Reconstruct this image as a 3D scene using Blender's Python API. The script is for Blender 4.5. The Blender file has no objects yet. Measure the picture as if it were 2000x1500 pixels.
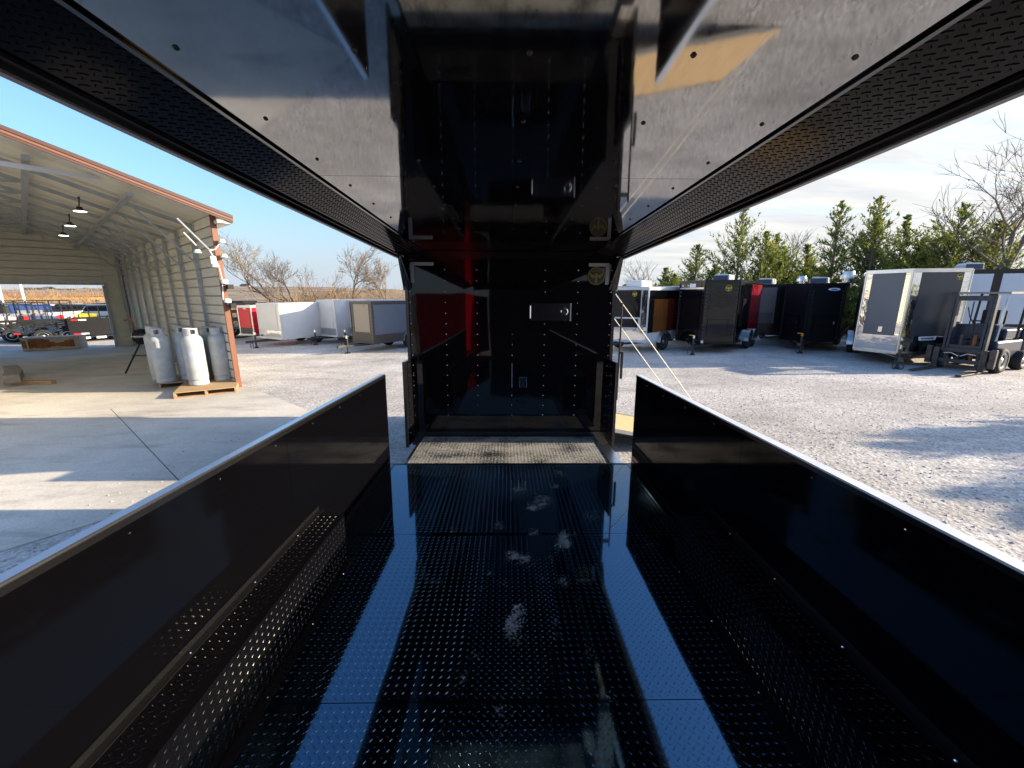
import bpy, math, random
import numpy as np
from mathutils import Vector, Matrix, noise as mnoise

R = math.radians
C = bpy.context.scene.collection
SC = bpy.context.scene

# ------------------------------------------------------------------ camera
F_PX = 780.0
EYE = Vector((0, 0, 2.15))
def cam_rot(pitch, yaw, roll):
    # level camera looking along +Y, yaw to the right, pitch down, roll about the view axis
    return (Matrix.Rotation(-yaw, 3, 'Z') @ Matrix.Rotation(math.pi / 2 - pitch, 3, 'X') @ Matrix.Rotation(-roll, 3, 'Z'))
CAM_W = cam_rot(math.atan(175 / 780.0), .0157, R(.3))
CAM_T = cam_rot(.1873, .0157, -.0043)
cam_d = bpy.data.cameras.new('camera'); cam = bpy.data.objects.new('camera', cam_d); C.objects.link(cam)
cam_d.sensor_width = 36; cam_d.lens = 36 * F_PX / 2000; cam_d.clip_start = .02; cam_d.clip_end = 4000
cam.matrix_world = Matrix.Translation(EYE) @ CAM_W.to_4x4()
SC.camera = cam

# ------------------------------------------------------------------ sky and sun
SUN_EL, SUN_AZ = R(18), R(90)           # sun low, straight to the right (+X)
w = bpy.data.worlds.new('World'); SC.world = w; w.use_nodes = True
nt = w.node_tree; nt.nodes.clear()
def N(tree, t, **kw):
    n = tree.nodes.new(t)
    for k, v in kw.items():
        if k in n.inputs.keys(): n.inputs[k].default_value = v
        else: setattr(n, k, v)
    return n
def Lk(tree, a, b): tree.links.new(a, b)
sky = N(nt, 'ShaderNodeTexSky', sky_type='NISHITA', sun_disc=False, sun_elevation=SUN_EL, sun_rotation=SUN_AZ,
        air_density=1.1, dust_density=3.2, ozone_density=5.0, altitude=150)
tc = N(nt, 'ShaderNodeTexCoord')
sep = N(nt, 'ShaderNodeSeparateXYZ'); Lk(nt, tc.outputs['Generated'], sep.inputs[0])
def M(tree, op, a, b=None, c=None):
    n = tree.nodes.new('ShaderNodeMath'); n.operation = op
    for i, x in enumerate((a, b, c)):
        if x is None: continue
        if isinstance(x, (int, float)): n.inputs[i].default_value = x
        else: tree.links.new(x, n.inputs[i])
    return n.outputs[0]
zz = M(nt, 'MAXIMUM', sep.outputs['Z'], 0.0)
dn = M(nt, 'ADD', zz, .13)
cx = M(nt, 'DIVIDE', sep.outputs['X'], dn); cy = M(nt, 'DIVIDE', sep.outputs['Y'], dn)
cmb = N(nt, 'ShaderNodeCombineXYZ'); Lk(nt, cx, cmb.inputs[0]); Lk(nt, cy, cmb.inputs[1])
mp = N(nt, 'ShaderNodeMapping'); mp.inputs['Scale'].default_value = (.5, 1.6, 1); mp.inputs['Rotation'].default_value = (0, 0, R(25)); Lk(nt, cmb.outputs[0], mp.inputs[0])
nz = N(nt, 'ShaderNodeTexNoise', Scale=1.0, Detail=9.0, Roughness=.62, Distortion=.8); Lk(nt, mp.outputs[0], nz.inputs['Vector'])
# a bank of thin cloud over the sunward side, thinning upward and away
side = M(nt, 'ADD', M(nt, 'MULTIPLY', sep.outputs['X'], .95), M(nt, 'MULTIPLY', sep.outputs['Y'], .12))
cov = N(nt, 'ShaderNodeMapRange'); cov.inputs['From Min'].default_value = -.25; cov.inputs['From Max'].default_value = .55; Lk(nt, side, cov.inputs['Value'])
low = N(nt, 'ShaderNodeMapRange'); low.inputs['From Min'].default_value = .75; low.inputs['From Max'].default_value = .28; Lk(nt, sep.outputs['Z'], low.inputs['Value'])
cv = M(nt, 'MULTIPLY', cov.outputs[0], low.outputs[0])
msk = N(nt, 'ShaderNodeMapRange'); msk.inputs['From Min'].default_value = .38; msk.inputs['From Max'].default_value = .66
Lk(nt, M(nt, 'ADD', nz.outputs['Fac'], M(nt, 'MULTIPLY_ADD', cv, .46, -.30)), msk.inputs['Value'])
mfac = M(nt, 'MULTIPLY', msk.outputs[0], .95)
# pale haze low over the horizon, all the way round
hz_ = N(nt, 'ShaderNodeMapRange', interpolation_type='SMOOTHSTEP'); hz_.inputs['From Min'].default_value = .24; hz_.inputs['From Max'].default_value = -.02; hz_.inputs['To Max'].default_value = .9; Lk(nt, sep.outputs['Z'], hz_.inputs['Value'])
mixh = N(nt, 'ShaderNodeMix', data_type='RGBA'); Lk(nt, hz_.outputs[0], mixh.inputs['Factor']); Lk(nt, sky.outputs[0], mixh.inputs[6]); mixh.inputs[7].default_value = (1.95, 2.2, 2.5, 1)
mixc = N(nt, 'ShaderNodeMix', data_type='RGBA'); Lk(nt, mfac, mixc.inputs['Factor'])
nz2 = N(nt, 'ShaderNodeTexNoise', Scale=2.6, Detail=8.0, Roughness=.6); Lk(nt, mp.outputs[0], nz2.inputs['Vector'])
crp = N(nt, 'ShaderNodeValToRGB'); crp.color_ramp.elements[0].position = .36; crp.color_ramp.elements[0].color = (2.15, 2.2, 2.26, 1); crp.color_ramp.elements[1].position = .62; crp.color_ramp.elements[1].color = (2.75, 2.68, 2.56, 1)
Lk(nt, nz2.outputs['Fac'], crp.inputs[0])
Lk(nt, mixh.outputs[2], mixc.inputs[6]); Lk(nt, crp.outputs[0], mixc.inputs[7])
bg = N(nt, 'ShaderNodeBackground', Strength=.15); Lk(nt, mixc.outputs[2], bg.inputs['Color'])
wo = N(nt, 'ShaderNodeOutputWorld'); Lk(nt, bg.outputs[0], wo.inputs['Surface'])
sun_d = bpy.data.lights.new('sun', 'SUN'); sun = bpy.data.objects.new('sun', sun_d); C.objects.link(sun)
sun_d.energy = 4.4; sun_d.angle = R(.6); sun_d.color = (1.0, .84, .62)
SUN_DIR = Vector((math.sin(SUN_AZ) * math.cos(SUN_EL), math.cos(SUN_AZ) * math.cos(SUN_EL), math.sin(SUN_EL)))
sun.rotation_euler = SUN_DIR.to_track_quat('Z', 'Y').to_euler(); sun.location = SUN_DIR * 40
vs = SC.view_settings; vs.view_transform = 'Standard'; vs.look = 'None'; vs.gamma = 1; vs.exposure = 1.32; vs.use_curve_mapping = False
SC.render.engine = 'CYCLES'
SC.cycles.max_bounces = 8; SC.cycles.glossy_bounces = 5; SC.cycles.diffuse_bounces = 4
SC.cycles.use_denoising = True; SC.cycles.caustics_reflective = False; SC.cycles.caustics_refractive = False

# ------------------------------------------------------------------ materials
MATS = {}
def mat(name, col, rough=.5, metal=0., ior=1.5, bump=None, var=0., vscale=3., emis=None, vstretch=(1, 1, 1), coat=0., rvar=0.):
    """principled with a noise breakup of colour, roughness and relief. bump=(scale, strength, distance)"""
    if name in MATS: return MATS[name]
    m = bpy.data.materials.new(name); m.use_nodes = True; t = m.node_tree
    b = t.nodes['Principled BSDF']
    b.inputs['Roughness'].default_value = rough; b.inputs['Metallic'].default_value = metal; b.inputs['IOR'].default_value = ior
    b.inputs['Coat Weight'].default_value = coat; b.inputs['Coat Roughness'].default_value = .04
    b.inputs['Base Color'].default_value = (*col, 1)
    co = N(t, 'ShaderNodeTexCoord'); mpp = N(t, 'ShaderNodeMapping'); mpp.inputs['Scale'].default_value = vstretch; Lk(t, co.outputs['Object'], mpp.inputs[0])
    if var or rvar:
        n = N(t, 'ShaderNodeTexNoise', Scale=vscale, Detail=6.0, Roughness=.62); Lk(t, mpp.outputs[0], n.inputs['Vector'])
        if var:
            mr = N(t, 'ShaderNodeMapRange'); mr.inputs['From Min'].default_value = .25; mr.inputs['From Max'].default_value = .75
            mr.inputs['To Min'].default_value = 1 - var; mr.inputs['To Max'].default_value = 1 + var; Lk(t, n.outputs['Fac'], mr.inputs['Value'])
            hs = N(t, 'ShaderNodeMix', data_type='RGBA', blend_type='MULTIPLY'); hs.inputs['Factor'].default_value = 1
            hs.inputs[6].default_value = (*col, 1)
            cc = N(t, 'ShaderNodeCombineColor'); [Lk(t, mr.outputs[0], cc.inputs[i]) for i in range(3)]
            Lk(t, cc.outputs[0], hs.inputs[7]); Lk(t, hs.outputs[2], b.inputs['Base Color'])
        if rvar:
            mr2 = N(t, 'ShaderNodeMapRange'); mr2.inputs['From Min'].default_value = .3; mr2.inputs['From Max'].default_value = .7
            mr2.inputs['To Min'].default_value = max(.01, rough - rvar); mr2.inputs['To Max'].default_value = rough + rvar
            Lk(t, n.outputs['Fac'], mr2.inputs['Value']); Lk(t, mr2.outputs[0], b.inputs['Roughness'])
    if bump:
        n2 = N(t, 'ShaderNodeTexNoise', Scale=bump[0], Detail=3.0); Lk(t, mpp.outputs[0], n2.inputs['Vector'])
        bp = N(t, 'ShaderNodeBump'); bp.inputs['Strength'].default_value = bump[1]; bp.inputs['Distance'].default_value = bump[2]
        Lk(t, n2.outputs['Fac'], bp.inputs['Height']); Lk(t, bp.outputs[0], b.inputs['Normal'])
    if emis:
        b.inputs['Emission Color'].default_value = (*emis[0], 1); b.inputs['Emission Strength'].default_value = emis[1]
    MATS[name] = m
    return m

def ground_mat(name, c1, c2, cscale, grain, stain=None, bumpd=.004):
    m = bpy.data.materials.new(name); m.use_nodes = True; t = m.node_tree; b = t.nodes['Principled BSDF']
    co = N(t, 'ShaderNodeTexCoord')
    n = N(t, 'ShaderNodeTexNoise', Scale=cscale, Detail=9.0, Roughness=.66); Lk(t, co.outputs['Object'], n.inputs['Vector'])
    rp = N(t, 'ShaderNodeValToRGB'); rp.color_ramp.elements[0].position = .32; rp.color_ramp.elements[1].position = .68
    rp.color_ramp.elements[0].color = (*c1, 1); rp.color_ramp.elements[1].color = (*c2, 1); Lk(t, n.outputs['Fac'], rp.inputs[0])
    v = N(t, 'ShaderNodeTexVoronoi', Scale=grain[0]); Lk(t, co.outputs['Object'], v.inputs['Vector'])
    bw = N(t, 'ShaderNodeRGBToBW'); Lk(t, v.outputs['Color'], bw.inputs[0])
    mr = N(t, 'ShaderNodeMapRange'); mr.inputs['To Min'].default_value = 1 - grain[1]; mr.inputs['To Max'].default_value = 1 + grain[1]; Lk(t, bw.outputs[0], mr.inputs['Value'])
    cc = N(t, 'ShaderNodeCombineColor'); [Lk(t, mr.outputs[0], cc.inputs[i]) for i in range(3)]
    mx = N(t, 'ShaderNodeMix', data_type='RGBA', blend_type='MULTIPLY'); mx.inputs['Factor'].default_value = 1
    Lk(t, rp.outputs[0], mx.inputs[6]); Lk(t, cc.outputs[0], mx.inputs[7]); out = mx.outputs[2]
    if stain:   # long drawn streaks and dark tyre or oil marks
        mp2 = N(t, 'ShaderNodeMapping'); mp2.inputs['Scale'].default_value = stain[1]; mp2.inputs['Rotation'].default_value = (0, 0, stain[3]); Lk(t, co.outputs['Object'], mp2.inputs[0])
        n3 = N(t, 'ShaderNodeTexNoise', Scale=1.0, Detail=8.0, Roughness=.7); Lk(t, mp2.outputs[0], n3.inputs['Vector'])
        mr3 = N(t, 'ShaderNodeMapRange'); mr3.inputs['From Min'].default_value = .52; mr3.inputs['From Max'].default_value = .72; mr3.inputs['To Max'].default_value = stain[2]; Lk(t, n3.outputs['Fac'], mr3.inputs['Value'])
        mx2 = N(t, 'ShaderNodeMix', data_type='RGBA'); Lk(t, mr3.outputs[0], mx2.inputs['Factor']); Lk(t, out, mx2.inputs[6]); mx2.inputs[7].default_value = (*stain[0], 1); out = mx2.outputs[2]
    nb2 = N(t, 'ShaderNodeTexNoise', Scale=.16, Detail=5.0, Roughness=.55, Distortion=.6); Lk(t, co.outputs['Object'], nb2.inputs['Vector'])
    mrb = N(t, 'ShaderNodeMapRange'); mrb.inputs['From Min'].default_value = .35; mrb.inputs['From Max'].default_value = .65; mrb.inputs['To Min'].default_value = .80; mrb.inputs['To Max'].default_value = 1.12; Lk(t, nb2.outputs['Fac'], mrb.inputs['Value'])
    ccb = N(t, 'ShaderNodeCombineColor'); [Lk(t, mrb.outputs[0], ccb.inputs[i]) for i in range(3)]
    mxb = N(t, 'ShaderNodeMix', data_type='RGBA', blend_type='MULTIPLY'); mxb.inputs['Factor'].default_value = 1; Lk(t, out, mxb.inputs[6]); Lk(t, ccb.outputs[0], mxb.inputs[7]); out = mxb.outputs[2]
    Lk(t, out, b.inputs['Base Color']); b.inputs['Roughness'].default_value = .9
    bp = N(t, 'ShaderNodeBump'); bp.inputs['Strength'].default_value = .9; bp.inputs['Distance'].default_value = bumpd
    n4 = N(t, 'ShaderNodeTexNoise', Scale=grain[0] * .6, Detail=4.0); Lk(t, co.outputs['Object'], n4.inputs['Vector'])
    Lk(t, n4.outputs['Fac'], bp.inputs['Height']); Lk(t, bp.outputs[0], b.inputs['Normal'])
    MATS[name] = m
    return m

def dust_mat(name, base, rough, ior):
    """gloss black tread plate; 'dust' point attribute marks where shoes left dried mud"""
    m = bpy.data.materials.new(name); m.use_nodes = True; t = m.node_tree; b = t.nodes['Principled BSDF']
    b.inputs['IOR'].default_value = ior; b.inputs['Specular Tint'].default_value = (.34, .68, 1., 1)  # blue tint painted into the gloss to deepen the sky's reflection
    at = N(t, 'ShaderNodeAttribute', attribute_name='dust'); co = N(t, 'ShaderNodeTexCoord')
    n = N(t, 'ShaderNodeTexNoise', Scale=70.0, Detail=10.0, Roughness=.78); Lk(t, co.outputs['Object'], n.inputs['Vector'])
    n2 = N(t, 'ShaderNodeTexNoise', Scale=5.0, Detail=5.0); Lk(t, co.outputs['Object'], n2.inputs['Vector'])
    s = M(t, 'ADD', M(t, 'MULTIPLY', n.outputs['Fac'], 1.35), M(t, 'MULTIPLY', n2.outputs['Fac'], .25))
    s = M(t, 'ADD', s, M(t, 'MULTIPLY', at.outputs['Fac'], .50))
    mr = N(t, 'ShaderNodeMapRange'); mr.inputs['From Min'].default_value = 1.02; mr.inputs['From Max'].default_value = 1.20; mr.inputs['To Max'].default_value = .7; Lk(t, s, mr.inputs['Value'])
    mx = N(t, 'ShaderNodeMix', data_type='RGBA'); Lk(t, mr.outputs[0], mx.inputs['Factor']); mx.inputs[6].default_value = (*base, 1); mx.inputs[7].default_value = (.42, .39, .345, 1)
    Lk(t, mx.outputs[2], b.inputs['Base Color'])
    rr = N(t, 'ShaderNodeMapRange'); rr.inputs['To Min'].default_value = rough; rr.inputs['To Max'].default_value = .7; Lk(t, mr.outputs[0], rr.inputs['Value']); Lk(t, rr.outputs[0], b.inputs['Roughness'])
    sp = N(t, 'ShaderNodeMapRange'); sp.inputs['To Min'].default_value = ior; sp.inputs['To Max'].default_value = 1.4; Lk(t, mr.outputs[0], sp.inputs['Value']); Lk(t, sp.outputs[0], b.inputs['IOR'])
    n5 = N(t, 'ShaderNodeTexNoise', Scale=4.0, Detail=2.0); Lk(t, co.outputs['Object'], n5.inputs['Vector'])
    bp = N(t, 'ShaderNodeBump'); bp.inputs['Strength'].default_value = .06; bp.inputs['Distance'].default_value = .006
    Lk(t, n5.outputs['Fac'], bp.inputs['Height']); Lk(t, bp.outputs[0], b.inputs['Normal'])
    MATS[name] = m
    return m

BLK = (.0045, .0045, .006)
m_gloss = mat('gloss_black_wall', BLK, .045, 0, 1.75, bump=(2.2, .35, .012))
m_half = mat('gloss_black_halfwall', (.002, .002, .0028), .07, 0, 1.27, bump=(1.2, .08, .01), rvar=.03, vscale=6)
m_ceil = mat('gloss_black_ceiling', (.005, .0045, .004), .048, 0, 3.9, bump=(2.2, .05, .006), vstretch=(2.6, .6, 1), rvar=.02, vscale=11)
m_tread = mat('black_tread_plate', (.003, .003, .004), .11, 0, 1.5)
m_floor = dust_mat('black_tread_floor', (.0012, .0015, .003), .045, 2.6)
m_cove = mat('black_tread_cove', (.002, .002, .003), .12, 0, 1.16)
m_trim = mat('black_trim', (.008, .008, .009), .22, 0, 1.6)
m_satin = mat('satin_black_steel', (.012, .012, .013), .42, 0, 1.5, var=.4, vscale=6)
m_rub = mat('tyre_rubber', (.018, .018, .018), .8, var=.3, vscale=20)
m_alu = mat('brushed_aluminium', (.62, .63, .65), .28, 1., bump=(40, .05, .001), vstretch=(1, .05, 1), var=.15)
m_poly = mat('polished_steel', (.72, .73, .75), .07, 1., bump=(3., .35, .02))
m_edge = mat('pale_edge_trim', (.72, .74, .78), .35, .2, var=.1)
m_hatch = mat('hatch_plate', (.075, .075, .08), .2, 1.)
m_drip = mat('dull_drip_edge', (.20, .19, .20), .4, .3)
m_tape = mat('grey_corner_tape', (.34, .31, .35), .6)
m_ply = mat('plywood', (.62, .42, .21), .62, var=.22, vscale=2.2, vstretch=(14, 1.2, 1))
m_chrome = mat('chrome', (.8, .8, .82), .12, 1.)
m_gold = mat('emblem_gold', (.16, .125, .008), .6)
m_yel = mat('emblem_yellow', (.72, .55, .02), .45)
m_blk = mat('flat_black', (.01, .01, .01), .5)
m_cream = mat('cream_sheet_metal', (.62, .605, .52), .42, var=.10, vscale=2.5, bump=(7, .1, .01))
m_galv = mat('galvanised_steel', (.36, .39, .42), .42, .35, var=.2, vscale=5)
m_rust = mat('red_brown_trim', (.22, .09, .052), .45, var=.12, vscale=4)
m_rustd = mat('dark_brown_trim', (.085, .042, .034), .45)
m_white = mat('white_paint', (.63, .64, .66), .32, var=.04, vscale=3, bump=(3, .1, .01))
m_tank = mat('pale_grey_tank', (.43, .46, .47), .42, var=.22, vscale=5, bump=(12, .08, .004))
m_wood = mat('pallet_wood', (.42, .27, .14), .8, var=.35, vscale=5, vstretch=(1, 9, 9))
m_timber = mat('weathered_timber', (.25, .22, .17), .85, var=.3, vscale=6)
m_brown = mat('beige_panel', (.33, .28, .225), .4, var=.05)
m_dbrown = mat('dark_brown_panel', (.065, .055, .05), .35, var=.08)
m_char = mat('charcoal_panel', (.045, .05, .06), .33, var=.06, bump=(2, .1, .01))
m_char2 = mat('slate_panel', (.125, .13, .145), .3, var=.06, bump=(2, .1, .01))
m_grey = mat('grey_panel', (.13, .15, .19), .28, var=.05, bump=(2, .15, .02))
m_red = mat('red_panel', (.58, .006, .016), .25, var=.06, bump=(2.5, .15, .02))
m_orange = mat('orange_mottled_panel', (.20, .065, .014), .3, var=.5, vscale=1.6, vstretch=(3, 3, .6))  # orange with random upright blotches of tone
m_tbl = mat('trailer_black', (.004, .004, .006), .10, 0, 1.45, bump=(2.0, .45, .02))
m_tbm = mat('trailer_satin_black', (.006, .006, .008), .24, 0, 1.4, bump=(2.0, .3, .02))
m_tbr = mat('trailer_matt_black', (.006, .006, .008), .45, 0, 1.25, bump=(2.0, .2, .02))
m_red_reflect = mat('red_reflection_panel', (.26, .005, .012), .25, bump=(2.5, .15, .02))  # red colour stands in for a reflection on the black trailer side
m_skyp = mat('pale_blue_panel', (.50, .56, .64), .22, bump=(2, .1, .01))
m_ac = mat('air_conditioner_white', (.74, .73, .70), .4, var=.05)
m_acd = mat('air_conditioner_grille', (.035, .055, .11), .35)
m_lens = mat('clear_lens', (.85, .85, .85), .15)
m_amber = mat('amber_lens', (.75, .22, .03), .25)
m_redl = mat('red_lens', (.6, .02, .02), .25)
m_oval = mat('oval_logo_white', (.80, .82, .88), .35)
m_blue = mat('logo_blue', (.07, .12, .42), .4)
m_fork = mat('worn_fork_steel', (.085, .07, .06), .5, .45, var=.6, vscale=7)
m_forkb = mat('forklift_navy', (.016, .026, .052), .4, var=.2)
m_gry2 = mat('greasy_grey_steel', (.055, .055, .055), .5, .3, var=.5, vscale=8)
m_bark = mat('bark', (.17, .135, .105), .9, var=.3, vscale=8)
m_twig = mat('twig', (.20, .155, .115), .9, var=.3, vscale=2)
m_brush = mat('dry_brush', (.26, .175, .095), .95, var=.45, vscale=.35)
m_leafd = mat('dead_leaf', (.36, .15, .06), .9, var=.3)
m_hill = mat('far_hill', (.25, .185, .12), .95, var=.65, vscale=.06)
m_lamp = mat('lamp_lit', (.9, .9, .8), .4, emis=((1., .95, .72), 3.))
m_rusty = mat('rusty_white_steel', (.46, .40, .33), .7, var=.3, vscale=3)
m_rustp = mat('rust', (.27, .10, .03), .85, var=.5, vscale=4)
m_glass = mat('car_glass', (.02, .025, .03), .05, 0, 1.6)
m_cable = mat('pale_cable', (.72, .68, .60), .5)
m_cdark = mat('cream_rib_shadowline', (.30, .28, .22), .5)

def cedar_mat():
    m = bpy.data.materials.new('cedar_foliage'); m.use_nodes = True; t = m.node_tree; b = t.nodes['Principled BSDF']
    co = N(t, 'ShaderNodeTexCoord'); n = N(t, 'ShaderNodeTexNoise', Scale=1.3, Detail=6.0, Roughness=.7); Lk(t, co.outputs['Object'], n.inputs['Vector'])
    rp = N(t, 'ShaderNodeValToRGB'); e = rp.color_ramp.elements
    e[0].position = .32; e[0].color = (.065, .10, .030, 1); e[1].position = .68; e[1].color = (.46, .43, .07, 1)
    k = rp.color_ramp.elements.new(.5); k.color = (.19, .23, .05, 1)
    Lk(t, n.outputs['Fac'], rp.inputs[0]); Lk(t, rp.outputs[0], b.inputs['Base Color']); b.inputs['Roughness'].default_value = .75
    b.inputs['Specular IOR Level'].default_value = .2
    tr = N(t, 'ShaderNodeBsdfTranslucent'); Lk(t, rp.outputs[0], tr.inputs['Color'])
    ms = N(t, 'ShaderNodeMixShader'); ms.inputs[0].default_value = .5; Lk(t, b.outputs[0], ms.inputs[1]); Lk(t, tr.outputs[0], ms.inputs[2])
    Lk(t, ms.outputs[0], t.nodes['Material Output'].inputs['Surface'])
    return m
m_cedar = cedar_mat()
m_conc = ground_mat('concrete', (.50, .455, .38), (.72, .665, .565), .45, (60, .12), stain=((.22, .195, .16), (.5, 1.9, 1), .62, R(-42)), bumpd=.002)
m_grav = ground_mat('gravel', (.38, .35, .315), (.62, .575, .525), .55, (34, .42), stain=((.22, .19, .165), (.35, 1.3, 1), .6, R(-30)), bumpd=.02)
m_field = ground_mat('dry_field', (.20, .17, .08), (.30, .27, .13), .05, (6, .3), bumpd=.05)
m_stone = mat('gravel_stone', (.42, .385, .355), .9, var=.45, vscale=9)

# ------------------------------------------------------------------ mesh helpers
class MB:
    def __init__(s): s.v = []; s.f = []
    def add(s, vs, fs):
        b = len(s.v); s.v += [tuple(x) for x in vs]; s.f += [tuple(b + i for i in q) for q in fs]; return s
    def box(s, x0, x1, y0, y1, z0, z1):
        return s.add([(x0, y0, z0), (x1, y0, z0), (x1, y1, z0), (x0, y1, z0), (x0, y0, z1), (x1, y0, z1), (x1, y1, z1), (x0, y1, z1)],
                     [(3, 2, 1, 0), (4, 5, 6, 7), (0, 1, 5, 4), (1, 2, 6, 5), (2, 3, 7, 6), (3, 0, 4, 7)])
    def frame(s, o, u, v, n, a0, a1, b0, b1, c0, c1):
        """box in the frame (u,v,n) at o"""
        o, u, v, n = map(Vector, (o, u, v, n))
        P = [o + u * a + v * b + n * c for c in (c0, c1) for a, b in ((a0, b0), (a1, b0), (a1, b1), (a0, b1))]
        return s.add(P, [(3, 2, 1, 0), (4, 5, 6, 7), (0, 1, 5, 4), (1, 2, 6, 5), (2, 3, 7, 6), (3, 0, 4, 7)])
    def wall(s, P, Q, s0, s1, z0, z1, t0, t1):
        """box on the outside of the vertical wall P->Q (2D); outside is to the right of P->Q"""
        P, Q = Vector((*P[:2], 0)), Vector((*Q[:2], 0)); u = (Q - P).normalized(); n = Vector((u.y, -u.x, 0))
        return s.frame(P, u, (0, 0, 1), n, s0, s1, z0, z1, t0, t1)
    def prism(s, poly, z0, z1):
        k = len(poly)
        return s.add([(*p, z0) for p in poly] + [(*p, z1) for p in poly],
                     [tuple(range(k))[::-1], tuple(range(k, 2 * k))] + [(i, (i + 1) % k, k + (i + 1) % k, k + i) for i in range(k)])
    def extr(s, pts, vec):
        k = len(pts); vec = Vector(vec); pts = [Vector(p) for p in pts]
        return s.add(pts + [p + vec for p in pts], [tuple(range(k))[::-1], tuple(range(k, 2 * k))] + [(i, (i + 1) % k, k + (i + 1) % k, k + i) for i in range(k)])
    def tube(s, p, q, r, r2=None, n=8, cap=True):
        p, q = Vector(p), Vector(q); r2 = r if r2 is None else r2
        d = (q - p); 
        if d.length < 1e-6: return s
        d.normalize(); a = d.orthogonal().normalized(); b = d.cross(a)
        ring = [(math.cos(2 * math.pi * i / n), math.sin(2 * math.pi * i / n)) for i in range(n)]
        vs = [p + (a * c + b * e) * r for c, e in ring] + [q + (a * c + b * e) * r2 for c, e in ring]
        fs = [(i, (i + 1) % n, n + (i + 1) % n, n + i) for i in range(n)]
        if cap: fs += [tuple(range(n))[::-1], tuple(range(n, 2 * n))]
        return s.add(vs, fs)
    def path(s, pts, r, n=6):
        for a, b in zip(pts[:-1], pts[1:]): s.tube(a, b, r, n=n)
        return s
    def lathe(s, prof, c, n=20, axis='Z'):
        vs, fs = [], []
        for r, h in prof:
            for i in range(n):
                a = 2 * math.pi * i / n; p = (r * math.cos(a), r * math.sin(a), h)
                if axis == 'X': p = (p[2], p[0], p[1])
                if axis == 'Y': p = (p[0], p[2], p[1])
                vs.append((p[0] + c[0], p[1] + c[1], p[2] + c[2]))
        for j in range(len(prof) - 1):
            for i in range(n): fs.append((j * n + i, j * n + (i + 1) % n, (j + 1) * n + (i + 1) % n, (j + 1) * n + i))
        return s.add(vs, fs)
    def disc(s, c, u, v, r, n=20, rv=None, t=.003, a0=0, a1=2 * math.pi):
        c, u, v = map(Vector, (c, u, v)); rv = rv or r; nn = u.cross(v).normalized()
        pts = [c + u * (r * math.cos(a0 + (a1 - a0) * i / n)) + v * (rv * math.sin(a0 + (a1 - a0) * i / n)) for i in range(n)]
        return s.extr(pts, nn * t)
    def build(s, name, m, parent=None, smooth=False, bevel=0., loc=None, kind=None, off=None):
        me = bpy.data.meshes.new(name)
        vs = s.v if off is None else [(a - off[0], b - off[1], c - off[2]) for a, b, c in s.v]
        me.from_pydata(vs, [], s.f); me.update()
        if smooth: me.polygons.foreach_set('use_smooth', [True] * len(me.polygons))
        me.materials.append(m); o = bpy.data.objects.new(name, me); C.objects.link(o)
        if parent is not None: o.parent = parent
        if loc is not None: o.location = loc
        if bevel:
            bv = o.modifiers.new('bevel', 'BEVEL'); bv.width = bevel; bv.segments = 2; bv.limit_method = 'ANGLE'; bv.angle_limit = R(40)
        if kind: o['kind'] = kind
        return o
def tag(o, label, cat, group=None):
    o['label'] = label; o['category'] = cat
    if group: o['group'] = group
    return o
def empty(name, loc, label, cat, group=None, rz=0.):
    o = bpy.data.objects.new(name, None); C.objects.link(o); o.location = loc; o.rotation_euler = (0, 0, rz); o.empty_display_size = .2
    return tag(o, label, cat, group)
def copy_tree(o, parent=None):
    c = o.copy(); C.objects.link(c); c.parent = parent
    for ch in o.children: copy_tree(ch, c)
    return c

# ================================================================== ground, far land
fld = MB().add([(-1500, -600, -.06), (1500, -600, -.06), (1500, 2500, -.06), (-1500, 2500, -.06)], [(0, 1, 2, 3)]).build('field', m_field, kind='structure')
yard = MB().add([(-70, -60, 0), (70, -60, 0), (70, 34, 0), (20, 26, 0), (-16, 26, 0), (-36, 30, 0), (-70, 60, 0)], [(0, 1, 2, 3, 4, 5, 6)]).build('gravel_yard', m_grav, kind='structure')
SH = Vector((-6.40, 9.42, 0)); SA = Vector((-.757, .654, 0)); SB = Vector((-.654, -.757, 0))   # shed corner, depth, width
def shp(d, s, z=0.): return SH + SA * d + SB * s + Vector((0, 0, z))
slab = [tuple(shp(a, b)[:2]) for a, b in ((-5.65, -.18), (14.5, -.18), (14.5, 11.5), (-5.65, 22))]
def slab_piece(poly): return MB().prism(poly, -.05, .012)
cj = [Vector((-7.7, 7.62)), Vector((-3.9, 4.45))]       # control joint in the concrete
ext0 = cj[0] + (cj[0] - cj[1]) * 0.0
slab_piece(slab).build('concrete_slab', m_conc, kind='structure')
MB().frame((cj[0].x, cj[0].y, 0), (cj[1] - cj[0]).normalized().to_3d(), Vector((0, 0, 1)), (cj[1] - cj[0]).normalized().to_3d().cross(Vector((0, 0, 1))), 0, (cj[1] - cj[0]).length, 0, .0135, -.004, .004).build('slab_joint', m_satin, kind='structure')
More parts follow.
